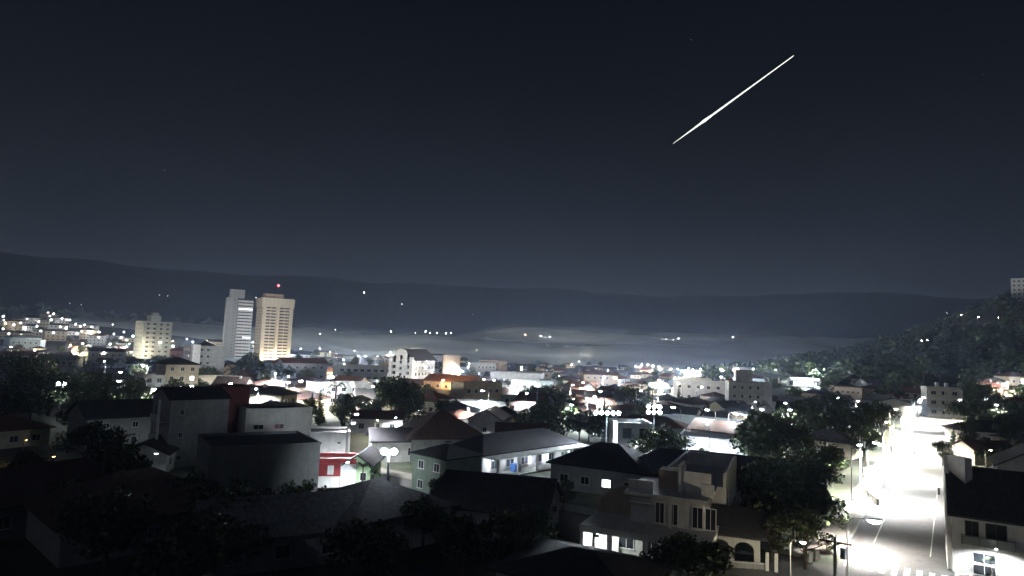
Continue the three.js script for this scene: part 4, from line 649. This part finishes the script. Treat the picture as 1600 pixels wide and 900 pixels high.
for (const [k, x, y, h] of [['broad', 30, 640, 13], ['wide', 75, 650, 12], ['broad', 130, 655, 11], ['wide', 6, 668, 10], ['broad', 30, 775, 6], ['wide', 145, 725, 7], ['broad', 170, 760, 7], ['wide', 20, 820, 6], ['broad', 110, 830, 6], ['round', 40, 610, 12], ['broad', 150, 640, 9], ['wide', 60, 600, 12], ['broad', 190, 800, 8], ['wide', 15, 600, 13], ['round', 118, 690, 8]]) T(k, x, y, h, 'dark tree of the wood on the near slope', 'dark trees of the wood on the near slope');
for (const [x, y, h] of [[66, 738, 2.2], [80, 742, 2.4], [95, 745, 2]]) T('round', x, y, h, 'small bush lit yellow in the dark wood', 'yellow-lit bushes in the dark wood');
{ const p = hit(72, 722, 3); p.y += 0; const g = streetLamp(p, 2.6, 'dim warm garden lamp over yellow bushes in the dark wood', undefined, AMBER, 60, 6, true, 0.45); }
{ const p = hit(36, 700, 3); streetLamp(p, 3.5, 'dim warm lamp beside the orange-lit roof in the dark wood', undefined, AMBER, 70, 8, true, 0.5); }
for (const [k, x, y, h] of [['broad', 380, 592, 12], ['wide', 400, 594, 11], ['round', 420, 590, 9], ['broad', 370, 600, 8], ['wide', 440, 596, 9], ['broad', 455, 590, 10], ['loose', 410, 604, 8], ['round', 480, 600, 8], ['broad', 390, 582, 14]]) T(k, x, y, h, 'green-lit tree in the park below the two towers', 'trees in the park below the towers');
for (const [k, x, y, h] of [['loose', 560, 655, 7], ['broad', 575, 662, 7], ['loose', 590, 660, 6], ['round', 545, 660, 5]]) T(k, x, y, h, 'leafy tree lit yellow in the gardens beside the annex', 'yellow-lit trees beside the annex');
for (const [k, x, y, h] of [['broad', 855, 690, 8], ['wide', 880, 688, 9], ['loose', 870, 705, 5], ['round', 905, 695, 8], ['broad', 920, 690, 8], ['wide', 840, 640, 9], ['broad', 860, 636, 9], ['wide', 950, 700, 8]]) T(k, x, y, h, 'dark tree between the verandah house and the floodlit yard', 'trees between the verandah and the floodlit yard');

// ---------- the rest of the town: houses and trees between the streets ----------
const wallsOf = [['white', M.white], ['cream', M.cream], ['grey', M.grey], ['beige', M.beige], ['pale blue', M.blueish], ['tan', M.tan]], roofsOf = [['dark brown', M.roofBrown], ['dark grey', M.roofDark], ['grey fibre', M.fibre], ['red-brown', M.roofRed]];
let nHouse = 0;
for (let row = 0; row < 26; row++) {
  const y0 = 562 + row * row * 0.115 + row * 2.4; // closer rows lie further down
  for (let x = -30; x < 1640; x += R(32, 52) + row * 1.8 + (row < 7 ? 28 : 0)) {
    const px = x + R(-8, 8), py = y0 + (px - 800) * 0.0384 + R(-2.5, 2.5), hz = 545 + (px - 800) * 0.0384;
    if (py < hz + 17 || py > hz + 165 || (px < 190 && py > 575) || (px > 185 && px < 335 && py > 592) || (px > 1215 && py < 600) || (px > 1290 && px < 1410 && py > 655)) continue;
    const p = hit(px, py); const big = rnd() < 0.2, W = big ? R(14, 24) : R(8, 13), D = R(7, 11), H = big ? R(4, 9) : R(2.9, 4.2);
    if (!free(p.x, p.z - D / 2, Math.hypot(W, D) / 2 * 0.8)) continue;
    const [wn, wm] = pick(wallsOf), [rn, rm] = pick(roofsOf), kind = big && rnd() < 0.5 ? 'flat' : rnd() < 0.55 ? 'hip' : 'gable', fl = H > 5.5 ? 2 : 1, lit = rnd() < 0.2 ? [[0, 0, pick([COOL, WARM]), 4]] : [];
    const dist = py < hz + 40 ? 'far across town' : 'between town streets';
    building({ name: big ? 'town_building' : 'house', category: big ? 'building' : 'house', label: `${wn} ${big ? 'larger building' : 'small house'} with ${kind === 'flat' ? 'flat roof' : rn + ' ' + kind + ' roof'}${lit.length ? ' and one lit window' : ''} ${dist}`.replace(' and one lit window', ', one window lit'), group: `${wn} ${kind} ${big ? 'buildings' : 'houses'} ${dist}`, at: p, W, H, D, turn: pick([-20, -8, 6, 20, 35, -35]) + R(-4, 4), roof: kind, rh: Math.min(W, D) * 0.24, wall: wm, roofM: kind === 'flat' ? M.concrete : rm, chimney: rnd() < 0.2,
      front: [big ? 5 : 3, fl, 1.2, 1.15, { lit }], right: py > hz + 35 ? [2, fl, 1.1, 1.1] : null, door: big ? 0 : 0.55 });
    nHouse++;
  }
}
for (const [x, y] of [[8, 503], [30, 508], [52, 506], [74, 500], [96, 506], [118, 512], [140, 522], [20, 516], [44, 520], [66, 514], [90, 518], [112, 524], [134, 530], [160, 528], [182, 530], [200, 534], [10, 530], [36, 532], [60, 530], [86, 533], [150, 540]]) {
  const p = hit(x, y), [wn, wm] = pick(wallsOf.slice(0, 4)), W = R(10, 18), H = pick([3.4, 4, 6.5, 9]), [rn, rm] = pick(roofsOf), fl = Math.round(H / 3.2);
  building({ label: `${wn} house with ${rn} hip roof${fl > 1 ? ', ' + fl + ' storeys,' : ''} on the town hill`, group: `${wn} houses on the town hill`, at: p, W, H, D: R(8, 11), turn: R(-25, 25), roof: 'hip', rh: 2, wall: wm, roofM: rm, front: [4, fl, 1.2, 1.2, { lit: [[Math.floor(R(0, 4)), fl - 1, pick([COOL, WARM]), 12]] }] });
}
let nTree = 0;
for (let row = 0; row < 24; row++) {
  const y0 = 563 + row * row * 0.13 + row * 2.4;
  for (let x = -20; x < 1630; x += R(50, 105)) {
    const px = x + R(-15, 15), py = y0 + (px - 800) * 0.0384 + R(-3, 3), hz = 545 + (px - 800) * 0.0384;
    if (py < hz + 16 || py > hz + 190 || (px > 1380 && px < 1500)) continue;
    const p = hit(px, py), h = R(5, 10); if (!free(p.x, p.z, h * 0.24)) continue;
    claim(p.x, p.z, h * 0.2); const k = pick(['broad', 'round', 'loose', 'wide', 'broad', 'conifer', 'palm']);
    tree(k, p, h, { broad: 'dark broad-crowned tree', round: 'dark round-crowned tree', loose: 'dark loose-crowned tree', wide: 'dark spreading tree', conifer: 'dark slim conifer', palm: 'dark palm tree' }[k] + (py < hz + 45 ? ' far off among the town houses' : ' standing among the nearer town houses'), k + (py < hz + 45 ? ' trees far off in the town' : ' trees among the nearer town houses'));
    nTree++;
  }
}

// ---------- woods on the hills: a mass nobody could count ----------
{
  const g = leafyProto(3.6, 9, 7, 260, 0.75, 0), m = new THREE.Matrix4(), q = new THREE.Quaternion(), up = V(0, 1, 0), places = [];
  for (let k = 0; k < 60000 && places.length < 4200; k++) {
    const x = R(120, 900), z = R(-900, -180), h = land(x, z); if (h < 0.8 || !free(x, z, 3)) continue; if (x > 40 - z * 1.15) continue; places.push([x, h, z]);
  }
  for (let k = 0; k < 20000 && places.length < 5400; k++) { const a = R(-0.75, 0.6), d = R(950, 1300), x = Math.sin(a) * d, z = -Math.cos(a) * d; places.push([x, land(x, z), z]); }
  const wood = (name, label, list) => {
    const grp = new THREE.Group(); grp.name = name; grp.userData.kind = 'stuff'; tag(grp, label, 'wood'); scene.add(grp);
    for (const [nm, geo, mt] of [['trunks', g.trunk, M.bark], ['crowns', g.crown, LEAF]]) {
      const im = new THREE.InstancedMesh(geo, mt, list.length); im.name = nm; im.userData.kind = 'stuff'; im.castShadow = im.receiveShadow = true;
      list.forEach(([x, y, z], i) => { const s = 0.7 + 0.7 * Math.abs(Math.sin(i * 12.9898)); m.compose(V(x, y - 0.3, z), q.setFromAxisAngle(up, i * 2.4), V(s, s * (0.9 + 0.2 * Math.sin(i)), s)); im.setMatrixAt(i, m); });
      grp.add(im);
    }
  };
  wood('hillside_wood', 'dark wood covering the hill beyond the bright street', places.filter((p) => p[0] > 0 && p[1] > 0.7));
  wood('valley_wood', 'dark belt of far trees beyond the town', places.filter((p) => !(p[0] > 0 && p[1] > 0.7)));
}
// ---------- mist lying in the valley behind the town ----------
function mist(label, x0, x1, z, half, top, low, op, s) {
  const NX = 160, NT = 28, P = [], C = [], I = [];
  for (let i = 0; i <= NX; i++) {
    const u = i / NX, x = x0 + (x1 - x0) * u, ends = sst(u, 0, 0.16) * (1 - sst(u, 0.8, 1)), crest = top * (0.75 + 0.5 * fbm(x / 420 + s, 2.2, s, 4)) * (0.45 + 0.55 * ends), bz = z + 90 * Math.sin(u * 5 + s);
    for (let j = 0; j <= NT; j++) {
      const t = j / NT * Math.PI, y = low + (crest - low) * Math.sin(t), dz = Math.cos(t) * half * (1 + 0.5 * fbm(x / 200, t * 2, s + 4, 3));
      P.push(x, y, bz + dz); const v = Math.sin(t); C.push(1, 1, 1, ends * (1 - sst(v, 0.4, 1.0) * 0.95) * (0.75 + 0.6 * fbm(x / 150, y / 14, s, 3)));
    }
  }
  for (let i = 0; i < NX; i++) for (let j = 0; j < NT; j++) { const a = i * (NT + 1) + j, b = a + NT + 1; I.push(a, a + 1, b, b, a + 1, b + 1); }
  const g = new THREE.BufferGeometry(); g.setAttribute('position', new THREE.Float32BufferAttribute(P, 3)); g.setAttribute('color', new THREE.Float32BufferAttribute(C, 4)); g.setIndex(I); g.computeVertexNormals();
  const m = part(scene, numbered('mist_cloud'), g, new THREE.MeshPhysicalMaterial({ color: lin(0.82, 0.88, 0.82), vertexColors: true, transparent: true, opacity: op, roughness: 1, transmission: 0.5, specularIntensity: 0, side: THREE.DoubleSide, depthWrite: false }));
  tag(m, label, 'mist'); m.userData.kind = 'stuff'; m.castShadow = false; return m;
}
mist('pale mist bank lying in the valley behind the town', -760, 760, -900, 130, 66, 1, 0.62, 1.7);
mist('thin high layer of mist hanging above the valley mist bank', -150, 900, -1120, 90, 92, 34, 0.5, 5.1);
// ---------- meteor and stars ----------
{
  const A = ray(1052, 224), B = ray(1240, 87), D = 150000, a = A.multiplyScalar(D), b = B.multiplyScalar(D * 1.08), n = 60, P = [], C = [], I = [], ax = V().subVectors(b, a).normalize(), s1 = V(0, 1, 0).cross(ax).normalize(), s2 = V().crossVectors(ax, s1);
  const prof = (t) => (t < 0.28 ? sst(t, -0.05, 0.26) : 1 - 0.6 * sst(t, 0.28, 0.95)) * (1 + 0.7 * Math.exp(-(((t - 0.25) / 0.03) ** 2)));
  const pts = []; for (let i = 0; i <= n; i++) pts.push(V().lerpVectors(a, b, i / n));
  for (let i = 0; i <= n; i++) { const r = 30 + 180 * prof(i / n) * (1 + 0.12 * Math.sin(i * 2.3)), o = pts[i]; for (let k = 0; k < 8; k++) { const c = Math.cos(k / 4 * Math.PI) * r, d = Math.sin(k / 4 * Math.PI) * r; P.push(o.x + s1.x * c + s2.x * d, o.y + s1.y * c + s2.y * d, o.z + s1.z * c + s2.z * d); } }
  for (let i = 0; i < n; i++) for (let k = 0; k < 8; k++) { const p = i * 8 + k, q = i * 8 + (k + 1) % 8; I.push(p, q, p + 8, q, q + 8, p + 8); }
  const g = new THREE.BufferGeometry(); g.setAttribute('position', new THREE.Float32BufferAttribute(P, 3)); g.setIndex(I); g.computeVertexNormals();
  tag(part(scene, 'sky_meteor', g, new THREE.MeshStandardMaterial({ name: 'meteor_glow', color: 0, emissive: lin(1, 0.98, 0.94), emissiveIntensity: 1.6, roughness: 1 })), 'bright white streak of a meteor high in the night sky', 'meteor');
  for (const [x, y, r] of [[257, 266, 170], [1080, 62, 150], [1535, 117, 110], [152, 245, 90], [1025, 125, 80], [480, 130, 70], [905, 468, 70], [700, 60, 60]]) { const st = part(scene, numbered('sky_star'), new THREE.IcosahedronGeometry(r, 1), glow(0.95, 0.97, 1, 0.7)); st.position.copy(ray(x, y).multiplyScalar(300000)); tag(st, 'faint white star in the night sky', 'star', 'faint stars'); }
}
renderer.render(scene, camera);
